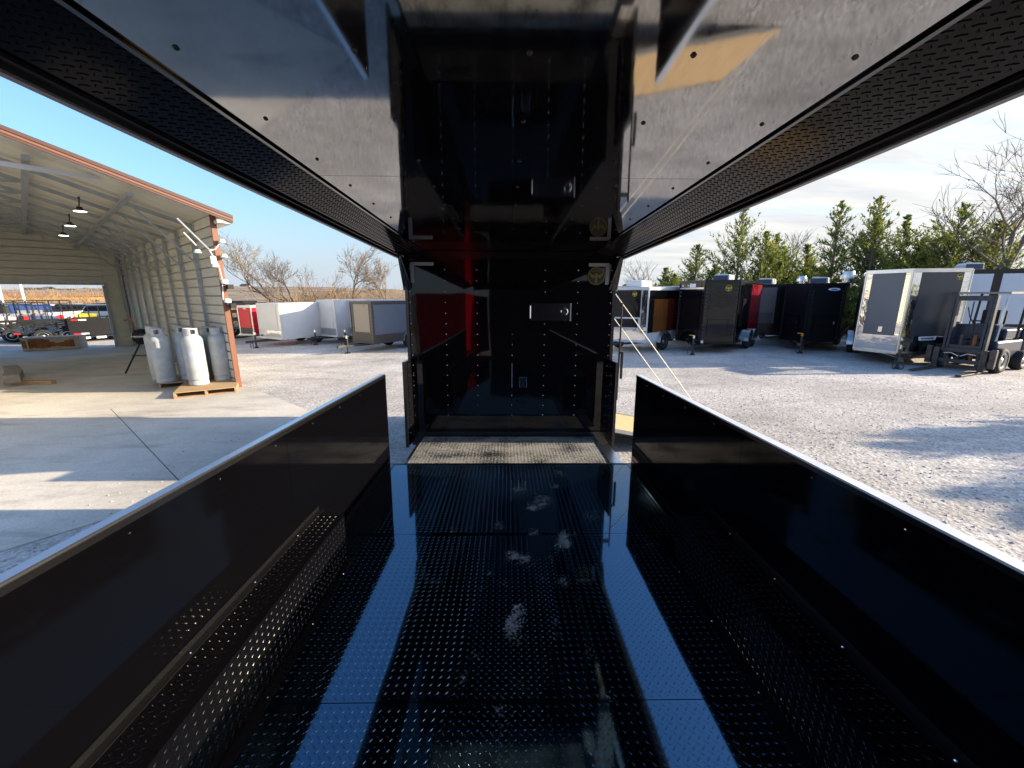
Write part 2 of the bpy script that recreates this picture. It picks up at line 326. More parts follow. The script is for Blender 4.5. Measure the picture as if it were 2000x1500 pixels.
# loose stones lying on the gravel
rnd = random.Random(4)
st = MB()
for i in range(15000):
    if i % 5 < 4: x = 1.9 + abs(rnd.gauss(0, 5)); y = rnd.uniform(1, 16)
    else: x = rnd.uniform(-3.8, 1.4) if rnd.random() < .5 else rnd.uniform(-6, -1); y = rnd.uniform(7.5, 16)
    if rnd.random() < .12: x = rnd.uniform(-4.6, -2.2); y = rnd.uniform(2, 6)
    q_ = Vector((x, y, 0)) - SH; ins = q_.dot(SA) > -5.65 and q_.dot(SB) > -.18
    if ins and rnd.random() < .93: continue
    r = rnd.choice((.006, .008, .010, .013, .018)) * rnd.uniform(.8, 1.2); a = rnd.random() * 3
    c, s_ = math.cos(a) * r, math.sin(a) * r; k = rnd.uniform(.6, 1)
    z = .012 if ins else 0
    st.add([(x + c, y + s_, z), (x - s_ * k, y + c * k, z), (x - c, y - s_, z), (x + s_ * k, y - c * k, z), (x + c * .2, y, z + r * .8)], [(0, 1, 4), (1, 2, 4), (2, 3, 4), (3, 0, 4)])
o = st.build('loose_gravel', m_stone, kind='stuff'); tag(o, 'loose grey stones strewn over the gravel yard', 'gravel')
# far hills as one ridge mesh
hl = MB(); nh = 160; rows = []
for j, (dist, base) in enumerate(((120, -.2), (190, 1.6), (300, 4.6), (420, 7.5), (600, 6.))):
    row = []
    for i in range(nh + 1):
        a = R(-80 + 160 * i / nh); x = dist * math.sin(a); y = dist * math.cos(a)
        h = base + (mnoise.noise(Vector((x * .006, y * .006, j * 3.))) * 5 + mnoise.noise(Vector((x * .02, y * .02, 9))) * 1.2) * (j > 0) * (.3 + .25 * j)
        row.append(len(hl.v)); hl.v.append((x, y, max(h, -.2)))
    rows.append(row)
for j in range(len(rows) - 1):
    for i in range(nh): hl.f.append((rows[j][i], rows[j][i + 1], rows[j + 1][i + 1], rows[j + 1][i]))
hl.build('hills', m_hill, smooth=True, kind='structure')

# ================================================================== the porch trailer (camera stands inside it)
TM = Matrix.Translation(EYE) @ (CAM_W @ CAM_T.inverted()).to_4x4()
TO = Vector((.056, 2.0, -1.95))
root = empty('porch_trailer', (0, 0, 0), 'black open sided porch trailer with tread plate floor, half walls and mirror gloss ceiling', 'trailer')
root.matrix_world = TM @ Matrix.Translation(TO)
def T(mb, name, m, parent=None, **kw):
    return mb.build(name, m, parent or root, off=TO, **kw) 
XL, XR, FZ, YE, ZW = -1.169, 1.281, -1.55, 3.836, -.631
YC, ZC, YB, YR = 4.78, .64, 2.253, -2.4         # cabin face, ceiling, wheel box end, rear end
GL, GR = -.945, 1.0                              # ceiling edges
STRIP = (-1.03, 1.10)

# --- dust left by shoes on the floor: spots in trailer coordinates
def at_floor(px, py):
    u = (px - 1000) / F_PX; v = (750 - py) / F_PX; d = CAM_T @ Vector((u, v, -1)); return d * (FZ / d.z)
SPOT = [(1092, 925, .10, .7), (1060, 975, .13, .8), (1010, 955, .10, .7), (1040, 990, .08, .7), (1100, 1045, .07, .8), (1104, 1062, .06, 1.), (1000, 1085, .09, .7), (1030, 1095, .07, .7), (1042, 1040, .07, .8),
        (975, 1025, .07, .6), (885, 1035, .06, .5), (1100, 1135, .06, .8), (1015, 1190, .07, .8), (1005, 1240, .08, .6), (1085, 1215, .04, .6), (925, 1290, .07, .6), (890, 1362, .06, .6),
        (1192, 1372, .05, .7), (1170, 1300, .06, .5), (980, 1400, .09, .4), (985, 1475, .10, .55), (960, 1120, .06, .5), (940, 1150, .05, .4), (1140, 960, .1, .35), (900, 960, .12, .2), (1075, 1090, .05, .6), (1060, 1130, .05, .5), (985, 1140, .05, .5), (1120, 1040, .05, .6), (1150, 1010, .09, .4), (1160, 1000, .12, .3), (870, 1000, .1, .3), (1085, 950, .06, .8), (1000, 1220, .05, .6), (905, 1330, .05, .7), (935, 1280, .04, .7), (1150, 1275, .06, .5), (1195, 1350, .04, .7), (1060, 1440, .05, .4), (1100, 1470, .06, .4), (975, 1380, .06, .6), (1330, 1290, .03, .4), (700, 1240, .02, .5)]
SPOTS = [(*at_floor(px, py)[:2], r * (.62 if py > 1250 else .85), s_ * (.85 if py > 1250 else 1.25)) for px, py, r, s_ in SPOT]
def dust(x, y):
    d = 0.
    if y > YE: d = .62 + .30 * mnoise.noise(Vector((x * 3.5, y * 5, 1.))) + (.1 if x > 0 else 0)
    for sx, sy, r, k in SPOTS:
        q = ((x - sx) / r) ** 2 + ((y - sy) / (r * 1.5)) ** 2
        if q < 5: d += k * math.exp(-q * 1.3) * (.65 + .7 * mnoise.noise(Vector((x * 30, y * 30, 3.))))
    return max(0., min(1., d))
def set_dust(o, off=TO, k=1.):
    me = o.data; a = me.attributes.new('dust', 'FLOAT', 'POINT')
    co = np.empty(len(me.vertices) * 3, dtype=np.float32); me.vertices.foreach_get('co', co); co = co.reshape(-1, 3)
    a.data.foreach_set('value', [k * dust(float(c[0] + off.x), float(c[1] + off.y)) for c in co])

def lugs(mb, o, u, v, n, A, B, pitch=.0355, ln=.0130, wd=.0034, ht=.0011):
    """raised flat-topped diamond lugs in the plane (u,v): rows along u, turned +45 and -45 degrees row by row and staggered"""
    o, u, v, n = (np.array(Vector(q)) for q in (o, u, v, n)); rp = pitch / 2; na, nb = int(A / pitch), int(B / rp)
    P, Q = (u + v) / 2 ** .5, (u - v) / 2 ** .5
    I, J = np.meshgrid(np.arange(na), np.arange(nb), indexing='ij'); I, J = I.ravel(), J.ravel()
    jit = np.random.RandomState(1).uniform(-.0006, .0006, (len(I), 2))
    c = o + np.outer((I + .3 + .45 * (J % 2)) * pitch + jit[:, 0], u) + np.outer((J + .5) * rp + jit[:, 1], v); par = (J % 2 == 1)[:, None]
    a, b = np.where(par, P, Q), np.where(par, Q, P); k = .80
    V = np.stack([c + a * ln, c + b * wd, c - a * ln, c - b * wd, c + a * ln * k + n * ht, c + b * wd * .62 + n * ht, c - a * ln * k + n * ht, c - b * wd * .62 + n * ht], 1).reshape(-1, 3)
    base = len(mb.v) + np.arange(len(I))[:, None, None] * 8
    Fc = np.array([(0, 1, 5, 4), (1, 2, 6, 5), (2, 3, 7, 6), (3, 0, 4, 7), (4, 5, 6, 7)])[None] + base
    mb.v += list(map(tuple, V.tolist())); mb.f += list(map(tuple, Fc.reshape(-1, 4).tolist()))
# --- floor sheets (three 1.22 m plates, one narrow step plate), with lugs
seams = [YR, .12, 1.3375, 2.5475, YE - .03]
for k, (a, b) in enumerate(zip(seams[:-1], seams[1:])):
    mb = MB(); nx, ny = 62, int((b - a) / .03)
    a2, b2 = a + .002, b - .002
    for j in range(ny + 1):
        for i in range(nx + 1): mb.v.append((XL + (XR - XL) * i / nx, a2 + (b2 - a2) * j / ny, FZ))
    for j in range(ny):
        for i in range(nx): q = j * (nx + 1) + i; mb.f.append((q, q + 1, q + nx + 2, q + nx + 1))
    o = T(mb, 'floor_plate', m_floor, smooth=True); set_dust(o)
    mb = MB(); a_ = max(a + .01, .35)
    if b < .4: continue
    lugs(mb, (XL + .01, a_, FZ), (1, 0, 0), (0, 1, 0), (0, 0, 1), XR - XL - .02, b - a_ - .005)
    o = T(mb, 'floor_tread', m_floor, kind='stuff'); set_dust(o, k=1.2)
mb = MB(); nx, ny = 60, 30
for j in range(ny + 1):
    for i in range(nx + 1): mb.v.append((STRIP[0] + (STRIP[1] - STRIP[0]) * i / nx, YE + .012 + (YC - .06 - YE - .012) * j / ny, FZ - .006))
for j in range(ny):
    for i in range(nx): q = j * (nx + 1) + i; mb.f.append((q, q + 1, q + nx + 2, q + nx + 1))
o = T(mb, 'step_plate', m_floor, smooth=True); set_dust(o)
mb = MB(); lugs(mb, (STRIP[0] + .01, YE + .02, FZ - .006), (1, 0, 0), (0, 1, 0), (0, 0, 1), STRIP[1] - STRIP[0] - .02, YC - .07 - YE - .02)
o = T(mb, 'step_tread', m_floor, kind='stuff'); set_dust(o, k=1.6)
T(MB().box(XL - .03, XR + .03, YR, YE - .004, FZ - .14, FZ - .008), 'floor_frame', m_satin)
T(MB().box(STRIP[0], STRIP[1], YE, YC - .04, FZ - .13, FZ - .012), 'step_frame', m_satin)
T(MB().box(XL - .02, XR + .02, YE - .028, YE + .004, FZ - .012, FZ + .003), 'floor_end_trim', m_satin)
T(MB().box(STRIP[1] + .001, STRIP[1] + .10, YE + .006, YC - .40, FZ - .02, FZ + .001), 'step_edge_trim', m_alu)
T(MB().box(STRIP[1] - .035, STRIP[1] - .001, YE + .014, YC - .05, FZ - .004, FZ + .004), 'step_edge_trim', m_alu)
T(MB().box(STRIP[0] + .001, STRIP[0] + .03, YE + .014, YC - .05, FZ - .004, FZ + .004), 'step_edge_trim', m_trim)
# --- half walls
def rivet(mb, c, n, r=.006, h=.003):
    c, n = Vector(c), Vector(n); a = n.orthogonal().normalized(); b = n.cross(a); k = 6
    mb.add([c + (a * math.cos(2 * math.pi * i / k) + b * math.sin(2 * math.pi * i / k)) * r for i in range(k)] + [c + (a * math.cos(2 * math.pi * i / k) + b * math.sin(2 * math.pi * i / k)) * r * .6 + n * h for i in range(k)] + [c + n * h * 1.4],
           [(i, (i + 1) % k, k + (i + 1) % k, k + i) for i in range(k)] + [(k + i, k + (i + 1) % k, 2 * k) for i in range(k)])
for sgn, X, m_cap in ((-1, XL, m_alu), (1, XR, m_edge)):
    x0, x1 = (X - .035, X) if sgn < 0 else (X, X + .035)
    joint = 2.05
    for a, b in ((YR, joint - .0015), (joint + .0015, YE)):
        p = T(MB().box(x0, x1, a, b, FZ - .05, ZW - .03), 'half_wall_panel', m_half)
    T(MB().box(x0 - .003, x1 + .003, YR, YE + .002, ZW - .03, ZW - .008), 'half_wall_cap', m_trim)
    T(MB().box(x0 - .006, x1 - .004 if sgn < 0 else x1 + .006, YR, YE + .004, ZW - .008, ZW), 'cap_edge_strip', m_cap)
    T(MB().box(x0 - .001, x1 + .001, YE, YE + .004, FZ - .05, ZW - .03), 'half_wall_end_trim', m_trim)
    rv = MB(); i = 0; y = .35
    while y < YE: rivet(rv, (X, y, ZW - .06), (-sgn, 0, 0)); y += .40
    for z in (ZW - .06, ZW - .12): rivet(rv, (X, YE - .04, z), (-sgn, 0, 0), .005)
    T(rv, 'rivets', m_chrome, kind='stuff')
    # floor angle along the wall beyond the wheel box
    T(MB().box(*(sorted((X - sgn * .002, X - sgn * .05))), YB + .01, YE - .03, FZ + .003, FZ + .007), 'floor_angle', m_trim)
    T(MB().box(*(sorted((X - sgn * .002, X - sgn * .007))), YB + .01, YE - .03, FZ + .007, FZ + .05), 'floor_angle', m_trim)
    # wheel box: top plate, inner side plate, end plate, with tread
    xb = -.982 if sgn < 0 else 1.063; zt = -1.24
    wb = T(MB().box(*(sorted((xb, X - sgn * .002))), YR, YB, FZ + .002, zt), 'wheel_box', m_tread)
    mb = MB(); lugs(mb, (xb, YR + .02, FZ + .01), (0, 1, 0), (0, 0, 1), (-sgn, 0, 0), YB - YR - .03, zt - FZ - .015)
    T(mb, 'wheel_box_tread', m_tread, kind='stuff')
    mb = MB(); lugs(mb, (min(xb, X) + .006, YR + .02, zt), (1, 0, 0), (0, 1, 0), (0, 0, 1), abs(X - xb) - .012, YB - YR - .03)
    T(mb, 'wheel_box_tread', m_tread, kind='stuff')
    T(MB().box(*(sorted((X - sgn * .003, X - sgn * .038))), YR, YB + .06, zt + .003, zt + .007), 'wheel_box_flat_bar', m_trim)
    T(MB().box(*(sorted((X - sgn * .003, X - sgn * .008))), YR, YB + .06, zt + .007, zt + .03), 'wheel_box_flat_bar', m_trim)
    T(MB().box(*(sorted((xb - sgn * .002, xb - sgn * .045))), YR, YB + .02, FZ + .003, FZ + .007), 'wheel_box_foot_bar', m_trim)
    rv = MB(); y = .5
    while y < YB: rivet(rv, (X - sgn * .026, y, zt + .007), (0, 0, 1), .005); rivet(rv, (xb - sgn * .025, y + .1, FZ + .007), (0, 0, 1), .005); y += .38
    T(rv, 'rivets', m_chrome, kind='stuff')
    # roof cove panel in tread plate between ceiling and eave, lip and outer skin
    g = GL if sgn < 0 else GR; eave = X - sgn * -.03
    zh = .565; mid = Vector((eave - sgn * .035, 0, zh + .012))
    y0, y1 = YR - .1, YC + .03
    a = Vector((g, 0, ZC - .002)); d = (mid - a); L_ = d.length; d.normalize(); nrm = Vector((-sgn * abs(d.z), 0, -abs(d.x)))
    mb = MB(); mb.extr([(g, y0, ZC - .002), (mid.x, y0, mid.z), (mid.x, y0, mid.z + .012), (g, y0, ZC + .01)], (0, y1 - y0, 0)); T(mb, 'eave_cove', m_cove)
    mb = MB(); lugs(mb, (g + d.x * .012, y0 + .02, ZC - .002 + d.z * .012), (0, 1, 0), d, nrm, y1 - y0 - .1, L_ - .02, ht=.0022)
    T(mb, 'eave_cove_tread', m_cove, kind='stuff')
    T(MB().box(*(sorted((mid.x, eave))), y0, y1, zh, zh + .011), 'eave_lip', m_trim)
    T(MB().box(*(sorted((eave + sgn * .001, eave + sgn * .02))), y0, y1, zh - .012, ZC + .16), 'eave_fascia', m_tbm)
    T(MB().box(*(sorted((eave - sgn * .002, eave + sgn * .022))), y0, y1, zh - .020, zh - .0125), 'drip_edge', m_drip)
    T(MB().box(*(sorted((g - sgn * .012, g + sgn * .004))), y0, y1, ZC - .009, ZC - .0025), 'ceiling_edge_bead', m_tread)
    # corner gusset between eave and cabin
    xs = [X - .0, X + sgn * .0]
    xg = X + sgn * .03
    T(MB().extr([(xg, YC - .16, zh), (xg, YC + .02, zh), (xg, YC + .02, .20), (xg - sgn * .05, YC - .02, .20)], (-sgn * .03, 0, 0)), 'eave_gusset', m_trim)
    T(MB().extr([(X - sgn * .002, YC - .20, zh + .02), (X - sgn * .08, YC - .012, .22), (X + sgn * .02, YC - .012, .22), (X + sgn * .03, YC - .18, zh + .02)], (0, 0, .012)), 'eave_gusset', m_trim)
    # short jamb of the half wall that stays on the cabin
    T(MB().box(*(sorted((X + sgn * .0, X - sgn * .03))), YC - .30, YC - .025, FZ - .06, -.60), 'cabin_jamb', m_trim)
    T(MB().box(*(sorted((X - sgn * .031, X - sgn * .036))), YC - .20, YC - .03, FZ + .01, -.60), 'cabin_jamb_cover', m_tbm)
    rv = MB()
    for k in range(9):
        rivet(rv, (X - sgn * .0375, YC - .17, FZ + .08 + k * .1), (-sgn, 0, 0), .005); rivet(rv, (X - sgn * .06, YC - .0255, FZ + .08 + k * .1), (0, -1, 0), .005)
    T(rv, 'rivets', m_chrome, kind='stuff')
    # wheels under the porch
    for yy in (-.1, .8):
        wy = T(MB().lathe([(.0, -.1), (.27, -.1), (.33, -.07), (.33, .07), (.27, .1), (.0, .1)], (X + sgn * .10, yy, -1.78), 20, 'X'), 'wheel', m_rub, smooth=True)
# --- ceiling: two gloss sheets, screws, roof above
for a, b in ((YR - .05, 2.141), (2.145, YC + .02)):
    T(MB().box(GL, GR, a, b, ZC, ZC + .02), 'ceiling_panel', m_ceil)
T(MB().box(XL - .04, XR + .04, YR - .1, 7.05, ZC + .021, ZC + .17), 'roof', m_white)
sc = MB()
for i in range(9):
    for x in (-.83, -.385, .06, .48, .90):
        rivet(sc, (x, 1.1529 - .38 * 2 + i * .3815, ZC), (0, 0, -1), .009, .005)
T(sc, 'ceiling_screws', m_satin, kind='stuff')
T(MB().box(GL + .01, GR - .01, YR - .04, YR + .02, ZC - .10, ZC - .003), 'rear_header', m_tread)
# --- cabin: front wall of two sheets, header, frame, trims
hd = T(MB().box(XL + .06, XR - .06, YC - .05, YC - .004, .545, ZC - .004), 'cabin_header', m_tread)
mb = MB(); lugs(mb, (XL + .07, YC - .05, .55), (1, 0, 0), (0, 0, 1), (0, -1, 0), XR - XL - .14, ZC - .56)
T(mb, 'cabin_header_tread', m_tread, kind='stuff')
mid = .074
def wavy(x0, x1, z0, z1, nx=26, nz=40):
    mb = MB()
    for j in range(nz + 1):
        for i in range(nx + 1):
            x = x0 + (x1 - x0) * i / nx; z = z0 + (z1 - z0) * j / nz
            e = min(i, nx - i, j, nz - j); k = min(1, e / 3)
            mb.v.append((x, YC - k * .0011 * mnoise.noise(Vector((x * 1.3, z * 1.8, 5.))) - k * .00018 * mnoise.noise(Vector((x * 6, z * 6, 2.))), z))
    for j in range(nz):
        for i in range(nx): q = j * (nx + 1) + i; mb.f.append((q, q + 1, q + nx + 2, q + nx + 1))
    return mb
m_mir = mat('gloss_black_front', (.003, .003, .004), .03, 0, 1.40)
for a, b in ((XL + .03, mid - .0012), (mid + .0012, XR - .03)):
    T(wavy(a, b, FZ + .02, .56), 'cabin_wall_sheet', m_mir, smooth=True)
T(MB().box(XL, XR, YC + .012, YC + .05, FZ - .1, ZC + .02), 'cabin_wall_core', m_satin)
T(MB().box(mid - .004, mid + .004, YC - .0065, YC - .0045, -.95, -.65), 'seam_strip', m_alu)
T(MB().box(XL + .01, XR - .01, YC - .03, YC + .01, FZ - .12, FZ + .045), 'cabin_sill', m_trim)
T(MB().box(STRIP[0], STRIP[1], YC - .058, YC - .032, FZ - .05, FZ + .004), 'cabin_sill_plate', m_tread)
for s_, X in ((-1, XL), (1, XR)):
    T(MB().box(*(sorted((X, X - s_ * .035))), YC - .022, YC + .011, FZ + .046, .545), 'cabin_corner_post', m_trim)
for x0, x1, z0, z1 in ((-1.10, -.83, .478, .516), (-1.10, -1.057, .285, .477), (.955, 1.195, .478, .516), (1.155, 1.195, .275, .477)):
    T(MB().box(x0, x1, YC - .012, YC - .009, z0, z1), 'corner_tape', m_tape)
rv = MB(); rz = [.435 - .1235 * i for i in range(15)]
for x in (-.707, -.339, .074, .456, .84, 1.224, -1.112):
    for z in rz:
        if .28 < x < .78 and -.16 < z < .08: continue
        if x == .074 and z > -.3: continue
        rivet(rv, (x, YC - .004 if abs(x) < 1.1 and x != 1.224 else YC - .0225, z), (0, -1, 0), .0075, .004)
T(rv, 'rivets', m_chrome, kind='stuff')
# tread plate hatch with round lock, square keyhole plate
hx = T(MB().box(.293, .764, YC - .030, YC - .006, -.145, .061), 'hatch', m_hatch, bevel=.003)
mb = MB(); lugs(mb, (.32, YC - .030, -.135), (1, 0, 0), (0, 0, 1), (0, -1, 0), .43, .19, pitch=.045, ln=.015, wd=.004, ht=.003); T(mb, 'hatch_tread', m_hatch, kind='stuff')
T(MB().tube((.287, YC - .028, -.115), (.287, YC - .028, .03), .008, n=8), 'hatch_hinge', m_chrome)
T(MB().box(.752, .766, YC - .034, YC - .029, -.145, .061), 'hatch_edge', m_alu)
T(MB().lathe([(.044, 0), (.044, -.008), (.034, -.012), (.034, -.006), (0, -.006)], (.685, YC - .033, -.035), 24, 'Y'), 'hatch_lock', m_chrome, smooth=False)
T(MB().lathe([(.033, 0), (.033, -.004), (0, -.004)], (.685, YC - .036, -.035), 24, 'Y'), 'hatch_lock_face', m_satin)
for z0, z1, x0, x1 in ((-.83, -.817, .162, .257), (-.95, -.817, .162, .172), (-.95, -.817, .245, .257)):
    T(MB().box(x0, x1, YC - .011, YC - .007, z0, z1 - (.0135 if x1 - x0 < .02 else 0)), 'keyhole_plate_rim', m_chrome)
T(MB().box(.173, .244, YC - .009, YC - .007, -.95, -.831), 'keyhole_plate', m_trim)
# emblem sticker, foil gold on black
def emblem(c, u, v, r, parent, gold, off=None, text=False):
    c, u, v = Vector(c), Vector(u).normalized(), Vector(v).normalized(); n = u.cross(v)
    kw = dict(off=off)
    MB().disc(c, u, v, r, 28, t=.001).build('emblem_ring', gold, parent, **kw)
    MB().disc(c + n * .0012, u, v, r * .9, 28, t=.001).build('emblem_disc', m_blk, parent, **kw)
    w_ = MB(); k = n * .0025
    def pl(pts): w_.extr([c + k + u * (a * r) + v * (b * r) for a, b in pts], n * .001)
    pl([(-.06, -.85), (.06, -.85), (.13, -.55), (.10, -.2), (.2, .05), (.08, .35), (-.08, .35), (-.2, .05), (-.10, -.2), (-.13, -.55)])
    for s_ in (-1, 1):
        q = [(.15, .0), (.35, -.28), (.5, -.22), (.62, -.05), (.74, .1), (.80, .36), (.68, .42), (.55, .2), (.3, .12)]
        pl([(a * s_, b) for a, b in (q if s_ > 0 else q[::-1])])
    if text:
        for i in range(5):
            a = R(130 - i * 20); p, q = Vector((math.cos(a), math.sin(a))), Vector((math.sin(a), -math.cos(a)))
            for e in (-.06, .045):
                pl([tuple(p * .56 + q * e), tuple(p * .56 + q * (e + .03)), tuple(p * .76 + q * (e + .03)), tuple(p * .76 + q * e)])
            if i % 2: pl([tuple(p * .72 + q * -.09), tuple(p * .72 + q * .09), tuple(p * .77 + q * .09), tuple(p * .77 + q * -.09)])
            else: pl([tuple(p * .64 + q * -.06), tuple(p * .64 + q * .07), tuple(p * .68 + q * .07), tuple(p * .68 + q * -.06)])
    w_.build('emblem_bird', gold, parent, **kw)
emblem((1.046, YC - .012, .371), (1, 0, 0), (0, 0, 1), .10, root, m_gold, TO, text=True)
# cabin body, right side doorway with fold-down ramp held by two cables
T(MB().box(XL, XL + .04, YC + .051, 7.0, FZ - .15, ZC + .02), 'cabin_side_wall', m_tbl)
T(MB().box(XL + .041, XR - .041, 6.96, 7.0, FZ - .15, ZC + .02), 'cabin_rear_wall', m_tbl)
T(MB().box(XR - .04, XR, YC + .051, 5.28, FZ - .15, ZC + .02), 'cabin_side_wall', m_tbl)
T(MB().box(XR - .04, XR, 6.34, 7.0, FZ - .15, ZC + .02), 'cabin_side_wall', m_tbl)
T(MB().box(XR - .04, XR, 5.281, 6.339, .36, ZC + .02), 'cabin_side_wall', m_tbl)
T(MB().box(XL + .042, XR - .001, YC + .052, 6.959, FZ - .14, FZ - .005), 'cabin_floor', m_satin)
ra, rb = Vector((XR + .02, 0, FZ - .06)), Vector((3.38, 0, -1.985)); rd = (rb - ra).normalized(); rn = Vector((-rd.z, 0, rd.x))
T(MB().frame(ra + Vector((0, 5.29, 0)), rd, (0, 1, 0), rn, 0, (rb - ra).length, 0, 1.04, -.02, .012), 'ramp_deck', m_ply)
for yy in (5.262, 6.332): T(MB().frame(ra + Vector((0, yy, 0)), rd, (0, 1, 0), rn, 0, (rb - ra).length, 0, .026, -.028, .018), 'ramp_edge', m_alu)
T(MB().frame(ra + Vector((0, 5.288, 0)), rd, (0, 1, 0), rn, .02, (rb - ra).length, 0, 1.043, -.05, -.0205), 'ramp_frame', m_trim)
for yy in (5.30, 6.30): T(MB().tube((XR + .03, yy, .33), (3.08, yy, -1.90), .006, n=6), 'ramp_cable', m_cable)
# locking bar with handle on the cabin corner
T(MB().tube((1.405, 4.90, .07), (1.400, 4.90, -1.13), .011, n=8), 'locking_bar', m_satin)
T(MB().box(XR + .001, 1.405, 4.885, 4.915, -.03, .015), 'locking_bar_bracket', m_trim)
T(MB().box(XR + .001, 1.405, 4.885, 4.915, -1.06, -1.02), 'locking_bar_bracket', m_trim)
T(MB().box(1.40, 1.445, 4.888, 4.912, -.545, -.52), 'locking_bar_handle', m_trim)
T(MB().frame((1.437, 4.90, -.53), (1, 0, 0), (0, 1, 0), (0, 0, -1), -.014, .014, -.01, .01, 0, .33), 'locking_bar_handle', m_trim)

# ================================================================== enclosed trailers
def wheel(parent, c, ax, r=.33, wd=.20):
    ax = Vector(ax).normalized(); a = ax.orthogonal().normalized(); b = ax.cross(a); c = Vector(c)
    def lat(prof, n=22):
        mb = MB(); vs = []; fs = []
        for rr, h in prof:
            for i in range(n): t = 2 * math.pi * i / n; vs.append(c + ax * h + (a * math.cos(t) + b * math.sin(t)) * rr)
        for j in range(len(prof) - 1):
            for i in range(n): fs.append((j * n + i, j * n + (i + 1) % n, (j + 1) * n + (i + 1) % n, (j + 1) * n + i))
        return mb.add(vs, fs)
    h = wd / 2
    wp = lat([(r * .62, -h), (r * .9, -h), (r, -h * .6), (r, h * .6), (r * .9, h), (r * .62, h), (r * .6, h * .6), (0, h * .5)]).build('wheel', m_rub, parent, smooth=True)
    lat([(0, h * .75), (r * .2, h * .75), (r * .25, h * .5), (r * .5, h * .45), (r * .6, h * .95), (r * .62, h * .5)]).build('rim', m_alu, wp, smooth=True)
    return wp
def fender(parent, c, ax, r, m, wd=.24):
    ax = Vector(ax).normalized(); side = Vector((0, 0, 1)).cross(ax).normalized(); c = Vector(c); mb = MB(); k = 10
    vs = []
    for i in range(k + 1):
        t = math.pi * i / k; d = side * math.cos(t) + Vector((0, 0, 1)) * math.sin(t)
        vs += [c + d * r - ax * wd * .5, c + d * r + ax * wd * .5, c + d * (r + .025) + ax * wd * .5, c + d * (r + .025) - ax * wd * .5]
    fs = []
    for i in range(k):
        q = i * 4
        for e in range(4): fs.append((q + e, q + (e + 1) % 4, q + 4 + (e + 1) % 4, q + 4 + e))
    return mb.add(vs, fs).build('fender', m, parent)

